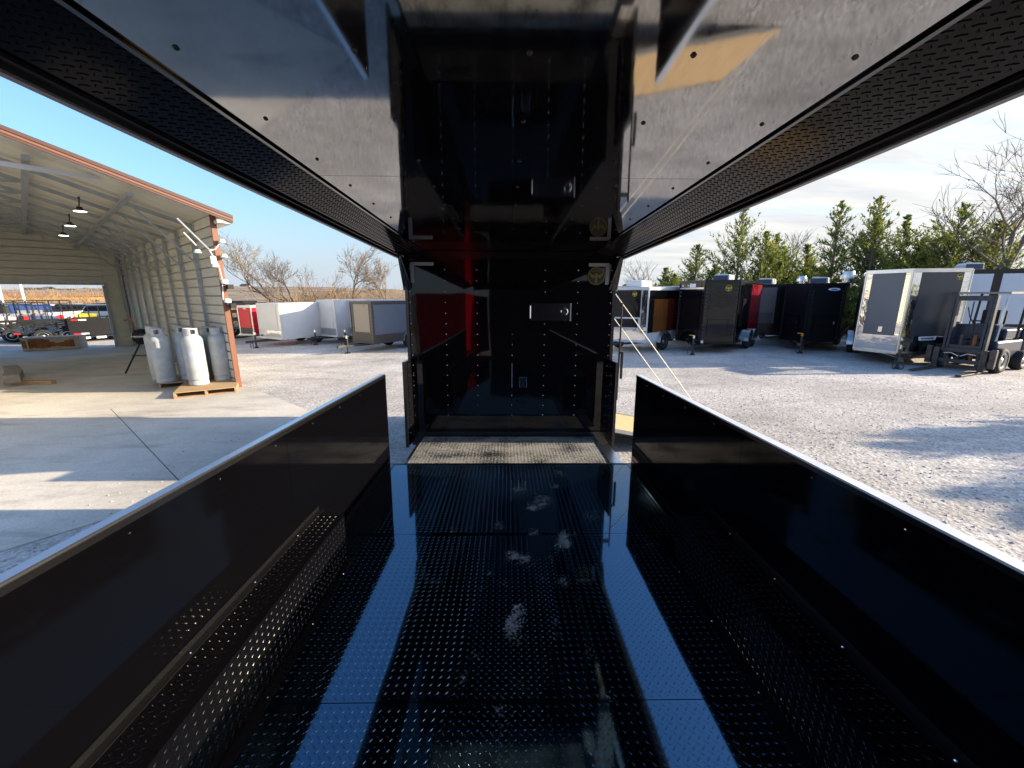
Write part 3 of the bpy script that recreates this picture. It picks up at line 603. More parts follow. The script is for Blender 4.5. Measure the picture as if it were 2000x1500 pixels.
def enclosed(name, label, A, Nn, B, back, length, z0, z1, body, trim, panelL=None, panelR=None, side=None, group='enclosed trailers parked in the yard',
             emb=None, oval=None, kick=None, kickh=.4, ac=None, fan=None, jack=True, wheels=1, fend=None, door=None, corner=None, rim_light=True, sidepanels=1):
    """V-nose box trailer: A left corner, Nn nose (None for a flat front), B right corner, back = direction the box runs"""
    A, B = Vector((*A, 0)), Vector((*B, 0)); back = Vector((*back, 0)).normalized(); Nv = Vector((*Nn, 0)) if Nn else None
    org = (A + B) / 2; e = empty(name, (org.x, org.y, 0), label, 'trailer', group)
    off = (org.x, org.y, 0)
    Al, Bl = A + back * length, B + back * length
    poly = [A] + ([Nv] if Nv else []) + [B, Bl, Al]
    kw = dict(parent=e, off=off)
    MB().prism([p[:2] for p in poly], z0, z1).build('body', body, **kw)
    # roof cap, a little proud
    cen = sum(poly, Vector()) / len(poly); cap = [cen + (p - cen) * 1.012 for p in poly]
    MB().prism([p[:2] for p in cap], z1 - .09, z1 + .015).build('roof_rail', trim, **kw)
    fr = [(A, Nv), (Nv, B)] if Nv else [(A, B)]
    for (P, Q), pm in zip(fr, (panelL, panelR) if Nv else (panelL,)):
        L_ = (Q - P).length
        kz = z0 + (kickh if kick else .02)
        if kick: MB().wall(P, Q, .0, L_, z0 + .0, kz, .004, .012).build('kick_plate', kick, **kw)
        if pm: MB().wall(P, Q, L_ * .16, L_ * .86, kz + .01, z1 - .10, .004, .012).build('front_panel', pm, **kw)
        if corner: 
            MB().wall(P, Q, .0, L_ * .15, kz + .005, z1 - .095, .003, .010).build('corner_trim', corner, **kw)
            MB().wall(P, Q, L_ * .87, L_, kz + .005, z1 - .095, .003, .010).build('corner_trim', corner, **kw)
        MB().wall(P, Q, 0, L_, z0 - .05, z0 + .035, .0125, .03).build('bottom_rail', trim, **kw)
        rv = MB(); u = (Q - P).normalized(); n = Vector((u.y, -u.x, 0)); z = z0 + .1
        while z < z1 - .15:
            for s_ in (.06, .94): rivet(rv, P + u * L_ * s_ + n * .0105 + Vector((0, 0, z)), n, .012, .008)
            z += .13
        rv.build('rivets', m_chrome, kind='stuff', **kw)
    for p in ([Nv] if Nv else []) + [A, B]:
        MB().tube((p.x, p.y, z0), (p.x, p.y, z1 - .02), .03, n=8).build('corner_post', trim, **kw)
    # right side wall B->Bl
    if side:
        for k in range(sidepanels):
            a, b = length * (k + .02) / sidepanels, length * (k + .98) / sidepanels
            MB().wall(B, Bl, a, b, z0 + .3, z1 - .12, .003, .008).build('side_panel', side if not isinstance(side, (list, tuple)) else side[k % len(side)], **kw)
    MB().wall(B, Bl, 0, length, z0 - .05, z0 + .05, .004, .022).build('bottom_rail', trim, **kw)
    nB = Vector(((Bl - B).normalized().y, -(Bl - B).normalized().x, 0))
    for k in range(wheels):
        for (P, n) in ((B, nB), (A, -nB)):
            c = P + back * (length * (.52 if fend else .72) + k * .78) + n * (.02 if fend else -.16) + Vector((0, 0, .33))
            wheel(e, c - Vector(off), n)
            if fend: fender(e, c - Vector(off) + n * .02, n, .40, fend)
    # tongue and jack
    tip = (Nv if Nv else (A + B) / 2) - back * .9
    for P in (A, B):
        q = P + (B - A).normalized() * (.35 if P is A else -.35) + back * .5
        MB().tube((q.x, q.y, z0 - .08), (tip.x, tip.y, z0 - .08), .05, n=4).build('tongue_rail', m_satin, **kw)
    if jack:
        j = tip + back * .18
        jk = MB().tube((j.x, j.y, .06), (j.x, j.y, z0 + .28), .035, n=10).build('jack', m_gry2, **kw)
        MB().tube((j.x, j.y, .0), (j.x, j.y, .07), .10, .05, n=10).build('jack_foot', m_satin, **kw)
        cr = (B - A).normalized() * .16
        MB().tube((j.x, j.y, z0 + .30), (j.x - cr.x, j.y - cr.y, z0 + .30), .012, n=6).build('jack_crank', m_yel if rim_light else m_satin, **kw)
        MB().tube((j.x, j.y, z0 + .20), (j.x, j.y, z0 + .30), .042, n=10).build('jack_collar', m_amber if name == 'food_trailer' else m_chrome, **kw)
        cp = tip - back * .15
        MB().frame(tip + Vector((0, 0, z0 - .08)), -back, (B - A).normalized(), (0, 0, 1), -.05, .24, -.05, .05, -.04, .06).build('coupler', m_gry2, **kw)
        ch = MB()
        for s_ in (-1, 1):
            p0 = tip + (B - A).normalized() * .07 * s_
            pts = [Vector((p0.x, p0.y, z0 - .1)) + (B - A).normalized() * (.05 * s_ * math.sin(t * math.pi)) + Vector((0, 0, -.26 * math.sin(t * math.pi * .5))) for t in [i / 6 for i in range(7)]]
            ch.path(pts, .014, 5)
        ch.build('safety_chain', m_gry2, **kw)
    if emb:
        P, Q, s_, z, r = (fr[-1][0], fr[-1][1], *emb); u = (Q - P).normalized(); n = Vector((u.y, -u.x, 0))
        emblem(P + u * ((Q - P).length * s_) + n * .0135 + Vector((0, 0, z)), u, (0, 0, 1), r, e, m_yel, off)
    if oval:
        P, Q, s_, z, r = (fr[-1][0], fr[-1][1], *oval); u = (Q - P).normalized(); n = Vector((u.y, -u.x, 0)); c = P + u * ((Q - P).length * s_) + n * .014 + Vector((0, 0, z))
        MB().disc(c, u, (0, 0, 1), r, 24, r * .26, t=.002).build('oval_badge', m_oval, **kw)
        MB().disc(c + n * .0025 - Vector((0, 0, r * .03)), u, (0, 0, 1), r * .55, 20, r * .12, t=.002).build('oval_badge_lettering', m_blue, **kw)
    if ac is not None:
        for (d, s_, mw) in ac:
            c = A + (B - A) * s_ + back * d; u = (B - A).normalized()
            a = MB().extr([c + u * -.30 + Vector((0, 0, z1 + .016)), c + u * .30 + Vector((0, 0, z1 + .016)), c + u * .28 + Vector((0, 0, z1 + .25)), c + u * -.18 + Vector((0, 0, z1 + .28)), c + u * -.28 + Vector((0, 0, z1 + .2))], back * .75).build('air_conditioner', m_ac, bevel=.02, **kw)
            MB().frame(c + Vector((0, 0, z1)), u, (0, 0, 1), -back, -.27, .24, .05, .22, .002, .02).build('air_conditioner_grille', m_acd if mw else m_ac, **kw)
    if fan is not None:
        for (d, s_, k) in fan:
            c = A + (B - A) * s_ + back * d
            f_ = MB().lathe([(.22 * k, 0), (.22 * k, .10 * k), (.17 * k, .12 * k), (.17 * k, .2 * k), (.34 * k, .22 * k), (.34 * k, .42 * k), (.26 * k, .43 * k), (.22 * k, .58 * k), (0, .58 * k)], (c.x, c.y, z1 + .012), 20).build('exhaust_fan', m_alu, **kw)
            MB().frame(c + Vector((0, 0, z1 + .012)), (1, 0, 0), (0, 1, 0), (0, 0, 1), -.3 * k, .3 * k, -.3 * k, .3 * k, 0, .06 * k).build('exhaust_fan_curb', m_alu, **kw)
    return e, off, fr, kw

# --- right row
e, off, fr, kw = enclosed('silver_nose_trailer', 'tall v-nose trailer with polished steel corners and charcoal panels, beside the forklift', (11.34, 12.77), (11.72, 11.69), (13.34, 11.6), (.64, .77), 4.2, .38, 2.80, m_char, m_alu,
    panelL=m_char2, panelR=m_char, side=m_char, emb=(.80, 2.58, .085), kick=m_poly, kickh=.50, corner=m_poly, wheels=2, fend=m_alu)
P, Q = fr[1]; u = (Q - P).normalized(); n = Vector((u.y, -u.x, 0)); c = P + u * (Q - P).length * .48 + n * .014 + Vector((0, 0, .80))
MB().extr([c + u * a + Vector((0, 0, b)) for a, b in ((-.24, -.05), (.23, -.03), (.25, .09), (-.26, .06), )], n * .003).build('name_plate', m_oval, **kw)
MB().extr([c + n * .0035 + u * a + Vector((0, 0, b)) for a, b in ((-.18, -.015), (.17, .0), (.175, .045), (-.185, .025))], n * .001).build('name_plate_lettering', m_char2, **kw)
P, Q = fr[0]; u = (Q - P).normalized(); n = Vector((u.y, -u.x, 0)); c = P + u * (Q - P).length * .55 + n * .0125
MB().frame(c + Vector((0, 0, .97)), u, (0, 0, 1), n, -.05, .05, 0, .16, 0, .02).build('padlock_plate', m_chrome, **kw)

e, off, fr, kw = enclosed('black_nose_trailer', 'gloss black v-nose trailer with yellow round emblem, red reflection painted on its tandem wheeled side', (6.73, 15.67), (7.17, 14.6), (8.3, 14.37), (.68, .73), 3.6, .40, 2.60, m_tbl, m_tbm,
    panelL=m_tbl, panelR=m_tbl, side=[m_tbl, m_red_reflect], sidepanels=2, emb=(.68, 2.33, .11), wheels=2, fend=m_alu, ac=[(1.0, .55, True)])
P, Q = fr[1]; L_ = (Q - P).length
for a, b, c_, d_ in ((L_ * .16, L_ * .78, .62, .64), (L_ * .16, L_ * .78, 1.22, 1.24), (L_ * .16, L_ * .18, .641, 1.219), (L_ * .76, L_ * .78, .641, 1.219)):
    MB().wall(P, Q, a, b, c_, d_, .0125, .03).build('hatch_frame', m_tbm, **kw)
P, Q = fr[0]; L_ = (Q - P).length
MB().wall(P, Q, L_ * .02, L_ * .98, 2.30, 2.36, .0125, .03).build('top_trim', m_alu, **kw)
MB().wall(P, Q, L_ * .42, L_ * .66, 2.37, 2.50, .0125, .04).build('marker_lamp_box', m_lens, **kw)
for s_ in (.12, .33): MB().wall(P, Q, L_ * s_, L_ * s_ + .05, 2.40, 2.46, .0125, .03).build('marker_lamp', m_lens, **kw)
P, Q = fr[1]
MB().wall(P, Q, .02, .10, .36, .46, .031, .05).build('marker_lamp', m_lens, **kw)
P = Vector((8.3, 14.37, 0)); Q = P + Vector((.68, .73, 0)).normalized() * 3.6
MB().wall(P, Q, .5, 1.0, .95, 1.95, .012, .05).build('side_fold_table', m_tbm, **kw)

e, off, fr, kw = enclosed('food_trailer', 'black v-nose food trailer with white oval badge and exhaust fans on the roof', (10.9, 15.75), (11.22, 14.82), (12.25, 14.55), (.68, .73), 3.8, .42, 2.48, m_tbr, m_tbr,
    panelL=m_tbr, panelR=m_tbr, side=[m_tbl], oval=(.66, 2.27, .19), wheels=2, ac=[(.9, .5, True)], fan=[(1.0, .98, .75), (2.4, .1, .6)])
for (P, Q), w0, w1 in zip(fr, (.15, .16), (.75, .92)):
    L_ = (Q - P).length
    for a, b, c_, d_ in ((L_ * w0, L_ * w1, 1.30, 1.34), (L_ * w0, L_ * w0 + .03, .62, 1.299), (L_ * w1 - .03, L_ * w1, .62, 1.299), (L_ * w0 + .031, L_ * w1 - .031, .95, .97)):
        MB().wall(P, Q, a, b, c_, d_, .0125, .05).build('storage_box_rim', m_tbl, **kw)
    MB().wall(P, Q, L_ * w1 - .16, L_ * w1 - .11, 1.02, 1.12, .0125, .04).build('latch', m_chrome, **kw)

e, off, fr, kw = enclosed('serving_trailer', 'white framed trailer with dark serving window and white roof unit, nearest the porch cabin', (3.75, 15.48), None, (5.2, 14.72), (.76, .65), 2.3, .42, 2.38, m_white, m_white,
    side=m_orange, emb=(.70, 2.14, .085), wheels=1, fend=m_alu, jack=False, ac=[(.5, .5, False)])
P, Q = fr[0]; L_ = (Q - P).length
MB().wall(P, Q, L_ * .26, L_ * .84, 1.30, 2.28, .004, .0125).build('window_upper', m_tbl, **kw)
MB().wall(P, Q, L_ * .26, L_ * .80, .92, 1.24, .004, .0125).build('window_lower', m_tbl, **kw)
MB().wall(P, Q, 0, L_, .44, .88, .004, .016).build('kick_plate', m_poly, **kw)
MB().wall(P, Q, L_ * .86, L_, .89, 2.27, .004, .016).build('corner_trim', m_poly, **kw)
P = Vector((5.2, 14.72, 0)); Q = P + Vector((.76, .65, 0)).normalized() * 2.3
MB().wall(P, Q, .02, 2.28, 1.95, 2.27, .009, .015).build('side_top_panel', m_tbl, **kw)
MB().wall(P, Q, .02, .40, .73, 1.94, .009, .015).build('side_front_panel', m_tbl, **kw)
MB().wall(P, Q, 1.45, 2.28, .73, 1.94, .009, .015).build('side_rear_panel', mat('maroon_panel', (.10, .014, .012), .25, bump=(2, .2, .02)), **kw)

e, off, fr, kw = enclosed('grey_sided_trailer', 'black trailer with a slate grey panel, half hidden behind the food trailer', (10.45, 17.35), None, (12.2, 16.5), (.68, .73), 4., .45, 2.50, m_tbm, m_tbm, panelL=None, jack=False, wheels=1, ac=[(.5, .22, True)])
P, Q = fr[0]; MB().wall(P, Q, .12, 1.0, .9, 2.38, .004, .014).build('front_panel', m_char2, **kw)
MB().wall(P, Q, .45, .95, .9, 1.35, .0145, .05).build('meter_box', m_char, **kw)
enclosed('orange_trailer', 'orange side of a trailer seen in the gap between white framed and gloss black trailers', (6.6, 17.6), None, (8.0, 17.0), (.68, .73), 2., .45, 2.45, m_white, m_white, panelL=m_orange, jack=False)
e, off, fr, kw = enclosed('blue_panel_trailer', 'black trailer with pale blue panels standing behind the forklift', (16.6, 15.2), None, (19.6, 14.4), (.45, .9), 3., .5, 2.95, m_tbm, m_tbm, jack=False, ac=[(.3, .28, True)])
P, Q = fr[0]
for a, b in ((.25, 1.35), (1.62, 2.8)): MB().wall(P, Q, a, b, .98, 2.80, .004, .014).build('pale_panel', m_skyp, **kw)
enclosed('unseen_box_truck', 'unseen tall white box truck body, added behind the porch cabin to cast shade', (-1.4, 15.35), None, (1.2, 15.25), (.04, 1), 5.4, .6, 4.0, m_white, m_alu, jack=False)  # unseen, added to throw shade over the left trailer row
# things behind the camera, seen only as reflections in the gloss front wall
enclosed('red_trailer', 'red box trailer standing behind the porch, seen as a red reflection', (-.95, -11.5), (-1.80, -8.3), (-3.9, -8.6), (-.3, -1), 3., .4, 3.1, m_red, m_red, jack=False, panelL=m_red, panelR=m_red)
enclosed('dark_box_trailer', 'tall black box trailer parked behind the porch, seen only in reflection', (5.6, -8.9), None, (-.75, -9.4), (0, -1), 3., .1, 3.6, m_satin, m_satin, jack=False)

# --- left row
LG = 'enclosed trailers in the far left row'
enclosed('beige_front_trailer', 'grey cargo trailer with beige front panel and brown trim, next to the cabin', (-6.1, 16.11), None, (-5.02, 15.34), (.56, .83), 3.4, .36, 1.91, m_dbrown, m_dbrown, panelL=m_brown, side=m_grey, group=LG, kick=m_dbrown, kickh=.38, emb=(.66, 1.74, .06), wheels=1, fend=m_alu)
e, off, fr, kw = enclosed('white_cargo_trailer', 'long white cargo trailer with cream kick plate beside the red trailer', (-10.93, 18.06), None, (-9.44, 17.1), (.41, .91), 2.6, .36, 1.82, m_white, m_white, panelL=m_white, side=m_white, group=LG, kick=m_poly, kickh=.32, oval=(.72, 1.62, .07), wheels=1)
P, Q = fr[0]; MB().wall(P, Q, (Q - P).length - .14, (Q - P).length, .7, 1.72, .0125, .02).build('corner_trim', m_alu, **kw)
e, off, fr, kw = enclosed('white_nose_trailer', 'white trailer with steel corner, middle of the left row', (-8.75, 19.05), None, (-7.53, 18.06), (.41, .91), 2.6, .36, 1.94, m_white, m_white, panelL=m_white, side=m_white, group=LG, kick=m_poly, kickh=.32, wheels=1)
enclosed('white_rear_trailer', 'white trailer partly hidden behind the beige fronted trailer', (-7.42, 18.95), None, (-6.2, 18.1), (.41, .91), 2.6, .36, 1.93, m_white, m_white, panelL=m_white, side=m_white, group=LG, kick=m_poly, kickh=.32, wheels=1)
enclosed('red_cargo_trailer', 'red cargo trailer with oval badge at the end of the left row', (-12.62, 19.35), None, (-11.78, 19.0), (.41, .91), 2.2, .36, 1.70, m_red, m_alu, panelL=m_red, side=m_red, group=LG, kick=m_gry2, kickh=.32, oval=(.55, 1.56, .11), wheels=1)
# dark rack trailer beyond the red one
e = empty('rack_trailer', (-14.6, 21.5, 0), 'black stake sided rack trailer beyond the red cargo trailer', 'trailer')
MB().box(-1.6, 1.6, -.9, .9, .5, .62).build('deck', m_satin, e)
for x in (-1.55, -.8, 0, .8, 1.55):
    for y in (-.88, .88): MB().box(x - .03, x + .03, y - .03, y + .03, .62, 1.75).build('stake', m_satin, e)
for z in (.9, 1.3, 1.7):
    for y in (-.92, .92): MB().box(-1.6, 1.6, y - .015, y + .015, z, z + .1).build('side_rail', m_satin, e)
MB().box(-1.3, 1.3, -.6, .6, 1.75, 1.9).build('load', m_satin, e)
for x in (-.4, .4):
    for y in (-.95, .95): wheel(e, (x, y, .33), (0, 1 if y > 0 else -1, 0))

# ================================================================== shed
sh = empty('open_shed', SH, 'cream sheet metal shed with red brown trim and open front, beside the yard', 'building')
SL, SW, EV, PITCH_ = 13.5, 9.6, 3.90, .31
def SB_(name, m, d0, d1, s0, s1, z0, z1, parent=sh, **kw):
    return MB().frame(SH, SA, SB, (0, 0, 1), d0, d1, s0, s1, z0, z1).build(name, m, parent, off=SH, **kw)
def roofz(s): return EV + PITCH_ * (s if s < SW / 2 else SW - s)
# wall sheets, each lap a strip with a rib
rng = random.Random(2)
nrow = 18; hz = EV / nrow
for i in range(nrow):
    for s_, sg in ((0, 1), (SW, -1)):
        p = SB_('wall_sheet', m_cream, .05, SL, *(sorted((s_ - sg * .02, s_ + sg * .004))), i * hz, (i + 1) * hz - .028, bevel=.006)
# back wall with wide opening; header sheets above
OPEN = .62
for i in range(nrow):
    SB_('wall_sheet', m_cream, SL, SL + .03, .035, OPEN, i * hz, (i + 1) * hz - .028)
z = 2.72; k = 0
while z < roofz(SW / 2) - .1:
    z1 = min(z + .26, roofz(SW / 2)); smin = max(OPEN + .002 if z < EV else 0.05, (z1 - EV) / PITCH_ if z1 > EV else OPEN + .002)
    SB_('wall_sheet', m_cream, SL, SL + .03, smin, SW - max(.04, (z1 - EV) / PITCH_), z, z1 - .030); z = z1; k += 1
SB_('door_header', m_galv, SL - .09, SL - .031, OPEN, SW - .2, 2.62, 2.715)
SB_('door_jamb', m_galv, SL - .09, SL - .001, OPEN + .003, OPEN + .09, .012, 2.61)
SB_('corner_post', m_galv, SL - .10, SL - .035, .04, .14, .012, EV)
SB_('wall_backing', m_cream, .05, SL + .03, -.07, -.055, .0, EV); SB_('wall_backing', m_cream, .10, SL, SW + .055, SW + .07, .0, EV)
SB_('wall_backing', m_cream, SL + .031, SL + .075, -.07, OPEN, .0, EV)
MB().extr([shp(SL + .062, .0, 2.72), shp(SL + .062, SW, 2.72), shp(SL + .062, SW, EV), shp(SL + .062, SW / 2, roofz(SW / 2)), shp(SL + .062, 0, EV)], SA * .014).build('wall_backing', m_cream, sh, off=SH)
# posts, braces, rafters
nb = 9
for i in range(1, nb):
    d = i * SL / nb
    SB_('post', m_galv, d - .032, d + .032, .031, .10, .012, EV - .05)
    SB_('post', m_galv, d - .032, d + .032, SW - .10, SW - .031, .012, EV - .05)
    for s0, s1 in ((.03, SW / 2), (SW - .03, SW / 2)):
        a, b = shp(d, s0, roofz(s0) - .12), shp(d, s1, roofz(s1) - .12); u = (b - a).normalized()
        MB().frame(a, u, SA, u.cross(SA), 0, (b - a).length, -.03, .03, -.04, .04).build('rafter', m_galv, sh, off=SH)
    a, b = shp(d, .08, EV - .95), shp(d, 1.05, roofz(1.05) - .14); u = (b - a).normalized()
    MB().frame(a, u, SA, u.cross(SA), 0, (b - a).length, -.02, .02, -.02, .02).build('knee_brace', m_galv, sh, off=SH)
    a, b = shp(d, 2.6, roofz(2.6) - .16), shp(d, SW - 2.6, roofz(2.6) - .16); u = (b - a).normalized()
    MB().frame(a, u, SA, u.cross(SA), 0, (b - a).length, -.02, .02, -.03, .03).build('collar_tie', m_galv, sh, off=SH)
for s_ in (1.25, 2.5, 3.7):
    a, b = shp(.1, s_, roofz(s_) - .19), shp(SL, s_, roofz(s_) - .19); u = (b - a).normalized()
    MB().frame(a, u, SB, u.cross(SB), 0, (b - a).length, -.05, .05, -.02, .02).build('runner', m_galv, sh, off=SH)
# roof sheets, ridge split, sheets side by side along the depth
ns = 14
for i in range(ns):
    d0, d1 = -.25 + i * (SL + .4) / ns, -.25 + (i + 1) * (SL + .4) / ns - .006
    for s0, s1 in ((-.28, SW / 2), (SW + .28, SW / 2)):
        zf = lambda s: EV + PITCH_ * ((s if s < SW / 2 + .01 else SW - s))
        q = [shp(d0, s0, zf(s0)), shp(d1, s0, zf(s0)), shp(d1, s1, zf(s1)), shp(d0, s1, zf(s1))]
        MB().extr(q, (0, 0, .03)).build('roof_sheet', m_cream, sh, off=SH)
# front trim: rake fascia in three bands, corner post
for (dz0, dz1, d0, d1, mm) in ((-.02, .045, -.30, -.255, m_rustd), (-.068, -.022, -.285, -.252, m_rust), (-.115, -.070, -.275, -.240, m_rustd)):
    for s0, s1 in ((-.32, SW / 2), (SW + .32, SW / 2)):
        zf = lambda s: EV + PITCH_ * ((s if s < SW / 2 + .01 else SW - s)) + .03
        q = [shp(d0, s0, zf(s0) + dz0), shp(d0, s1, zf(s1) + dz0), shp(d0, s1, zf(s1) + dz1), shp(d0, s0, zf(s0) + dz1)]
        MB().extr(q, SA * (d1 - d0)).build('rake_trim', mm, sh, off=SH)
q = [shp(-.28, -.30, EV - .2), shp(-.28, .02, EV - .1), shp(-.28, .02, EV - .23), shp(-.28, -.30, EV - .30)]
SB_('eave_soffit', m_cream, -.24, SL, -.30, -.025, EV - .20, EV - .14)
SB_('corner_trim', m_rust, -.01, .048, -.072, .035, .012, EV - .02)
SB_('corner_trim', m_rust, -.02, .10, SW - .14, SW + .045, .012, EV - .02)
MB().frame(shp(.45, 1.6, 4.33), SB, SA, (0, 0, 1), 0, 6.4, -.03, .03, 0, .08).build('front_tie', m_white, sh, off=SH)
# pendant lamps
for i, (d, s_) in enumerate(((2.4, 1.80), (5.3, 1.80), (8.0, 1.80))):
    lz = 4.0
    lp = empty('pendant_lamp', shp(d, s_, lz), ('nearest', 'middle', 'farthest')[i] + ' of the three lit round lamps under the shed roof', 'lamp', 'lamps hung under the shed roof')
    MB().lathe([(0, .09), (.045, .09), (.06, .045), (.115, .025), (.125, 0), (.112, -.005)], (0, 0, 0), 20).build('lamp_housing', m_satin, lp)
    MB().lathe([(0, -.012), (.10, -.012), (.11, -.004), (.0, -.003)], (0, 0, 0), 20).build('lamp_lens', m_lamp, lp)
    MB().path([(0, 0, .10), (.03, .02, .3), (0, 0, max(.15, roofz(s_) - .2 - lz))], .012).build('lamp_cord', m_satin, lp)
# floodlights, cameras and conduit on the front corner
fl = empty('corner_floodlight', shp(-.1, .35, 3.2), 'white floodlight bracket with yellow lamps at the shed corner', 'floodlight')
def loc(d, s_, z): return shp(d, s_, z) - fl.location
MB().tube(loc(-.05, .62, 3.72), loc(-.12, .16, 3.12), .02, n=6).build('bracket_arm', m_galv, fl)
MB().tube(loc(-.05, .55, 3.45), loc(-.10, .38, 3.2), .014, n=6).build('bracket_arm', m_cable, fl)
for d, s_, z in ((-.10, .38, 3.08), (-.12, -.09, 3.33), (-.12, -.09, 3.02), (-.14, .12, 2.80)):
    MB().lathe([(0, .04), (.05, .04), (.075, -.03), (0, -.04)], loc(d, s_, z), 12).build('lamp_head', m_cable, fl)
MB().path([loc(-.10, .16, 3.12), loc(-.10, .05, 3.15), loc(-.10, -.08, 3.33)], .012).build('conduit', m_lens, fl)
MB().path([loc(-.10, .16, 3.12), loc(-.06, .02, 2.8), loc(-.07, .0, 2.5), loc(-.08, .05, 2.05)], .010).build('conduit', m_lens, fl)
MB().frame(loc(-.1, .12, 2.90), SA, SB, (0, 0, 1), -.04, .04, -.05, .05, -.08, .10).build('junction_box', m_lens, fl)
for k, z in enumerate((2.42, 2.0)):
    cm = empty('security_camera', shp(-.09, -.03, z), ('upper' if k == 0 else 'lower') + ' small white security camera on the red brown shed post', 'camera', 'security cameras on the shed post')
    MB().lathe([(0, -.05), (.07, -.05), (.07, .03), (0, .05)], (0, 0, .05), 12).build('camera_mount', m_lens, cm)
    MB().frame((0, 0, -.06), SA, SB, (0, 0, 1), -.12, .04, -.13, -.02, -.06, .04).build('camera_body', m_satin, cm)

# ================================================================== things by the shed
# pallets
def pallet(o, ang, ln, wd, label):
    p = empty('pallet', o, label, 'pallet', 'pallets at the shed corner', ang)
    for i in range(7): MB().box(0, ln, i * wd / 7 + .006, (i + 1) * wd / 7 - .012, .112, .132).build('deck_board', m_wood, p)
    for x in (0, ln / 2 - .02, ln - .04): MB().box(x, x + .04, 0, wd, .022, .111).build('stringer', m_wood, p)
    for y in (0, wd * .45, wd - .1): MB().box(0, ln, y, y + .1, .002, .0215).build('bottom_board', m_wood, p)
    return p
ang = math.atan2(SB.y, SB.x) + math.pi
pallet((-7.08, 8.36, .012), ang - R(20), 1.12, 1.40, 'wooden pallet under the gas cylinders')
pallet((-8.17, 9.30, .012), ang - R(20), 1.12, 1.25, 'wooden pallet farther into the shed behind the cylinders')
# gas cylinders
def cylinder(x, y, rz, label, s=1.):
    t = empty('gas_cylinder', (x, y, .146), label, 'gas cylinder', 'gas cylinders on the pallet', rz)
    MB().lathe([(r * s, z * s) for r, z in ((.0, .06), (.14, .06), (.175, .10), (.186, .15), (.186, .93), (.178, .985), (.15, 1.025), (.12, 1.05), (.06, 1.06), (0, 1.06))], (0, 0, 0), 28).build('body', m_tank, t, smooth=True)
    MB().lathe([(r * s, z * s) for r, z in ((.172, .115), (.182, .02), (.184, 0), (.176, 0), (.163, .11))], (0, 0, 0), 28).build('foot_ring', m_tank, t, smooth=True)
    cl = MB(); n = 28
    for i in range(n):
        a0, a1 = 2 * math.pi * i / n, 2 * math.pi * (i + 1) / n
        if i in (0, 1, 2, 14, 15): zr = ((1.03, 1.08), (1.17, 1.20))
        elif i in (6, 7, 8): zr = ((1.03, 1.13), (1.175, 1.20))
        else: zr = ((1.03, 1.20),)
        if i in (11, 12): continue
        for z0, z1 in zr:
            r0, r1 = .125 * s, .118 * s
            P_ = [(r0 * math.cos(a0), r0 * math.sin(a0)), (r0 * math.cos(a1), r0 * math.sin(a1)), (r1 * math.cos(a1), r1 * math.sin(a1)), (r1 * math.cos(a0), r1 * math.sin(a0))]
            cl.prism(P_, z0 * s, z1 * s)
    cl.build('collar', m_tank, t)
    v_ = MB(); v_.tube((0, 0, 1.05 * s), (0, 0, 1.14 * s), .025, n=8); v_.tube((0, 0, 1.10 * s), (.07, 0, 1.10 * s), .016, n=8); v_.build('valve', mat('brass', (.45, .27, .08), .35, .8), t)
    lb_ = MB(); r_ = .1875 * s; ks = [-.55 + .11 * i for i in range(7)]
    lb_.add([(r_ * math.cos(a), r_ * math.sin(a), z_ * s) for z_ in (.62, .74) for a in ks], [(i, i + 1, i + 8, i + 7) for i in range(6)])
    lb_.build('label', mat('faded_label', (.42, .47, .60), .6, var=.25, vscale=30), t)
    MB().tube((0, 0, 1.141 * s), (0, 0, 1.16 * s), .035, n=10).build('valve_wheel', m_redl, t)
TG = [(-8.16, 9.54, 'bluish white gas cylinder at the front left of the pallet'), (-7.15, 9.22, 'sunlit gas cylinder standing front and centre on the pallet'), (-6.92, 9.72, 'shaded grey gas cylinder by the red brown shed post'),
      (-7.84, 9.86, 'gas cylinder in the middle of the back row'), (-7.44, 9.66, 'gas cylinder half hidden behind the sunlit one'), (-8.55, 9.88, 'leftmost gas cylinder, half hidden behind the bluish white one'), (-7.38, 10.12, 'rearmost gas cylinder against the shed wall')]
for i, (x, y, l) in enumerate(TG): cylinder(x, y, -.9 + (i % 3 - 1) * .5, l, 1.06 + .02 * (i % 2))
# kettle drum on tripod
kd = empty('drum_stand', (-10.28, 11.5, .012), 'black kettle shaped drum on a long legged tripod stand in the shed', 'drum')
MB().lathe([(0, -.22), (.14, -.20), (.22, -.08), (.23, .02), (.22, .12), (.15, .20), (0, .23)], (0, 0, 1.02), 22).build('drum', m_tbm, kd, smooth=True)
MB().lathe([(.232, .0), (.24, .02), (.232, .04)], (0, 0, 1.02), 22).build('drum_band', m_alu, kd)
for a in (R(200), R(320), R(80)):
    MB().tube((.08 * math.cos(a), .08 * math.sin(a), .84), (.55 * math.cos(a), .55 * math.sin(a), .0), .022, n=6).build('leg', m_satin, kd)
MB().tube((-.3, -.1, .5), (.25, -.15, .5), .015, n=6).build('brace', m_satin, kd)
MB().lathe([(0, .0), (.16, .0), (.21, .16), (.19, .16), (.15, .02), (0, .02)], (.3, .15, .10), 18).build('pan', m_satin, kd)
MB().tube((-.1, 0, 1.14), (-.45, .25, 1.5), .02, n=6).build('handle', m_rustp, kd)
MB().tube((-.45, .25, 1.5), (-.6, .2, 1.47), .02, n=6).build('handle', m_rustp, kd)
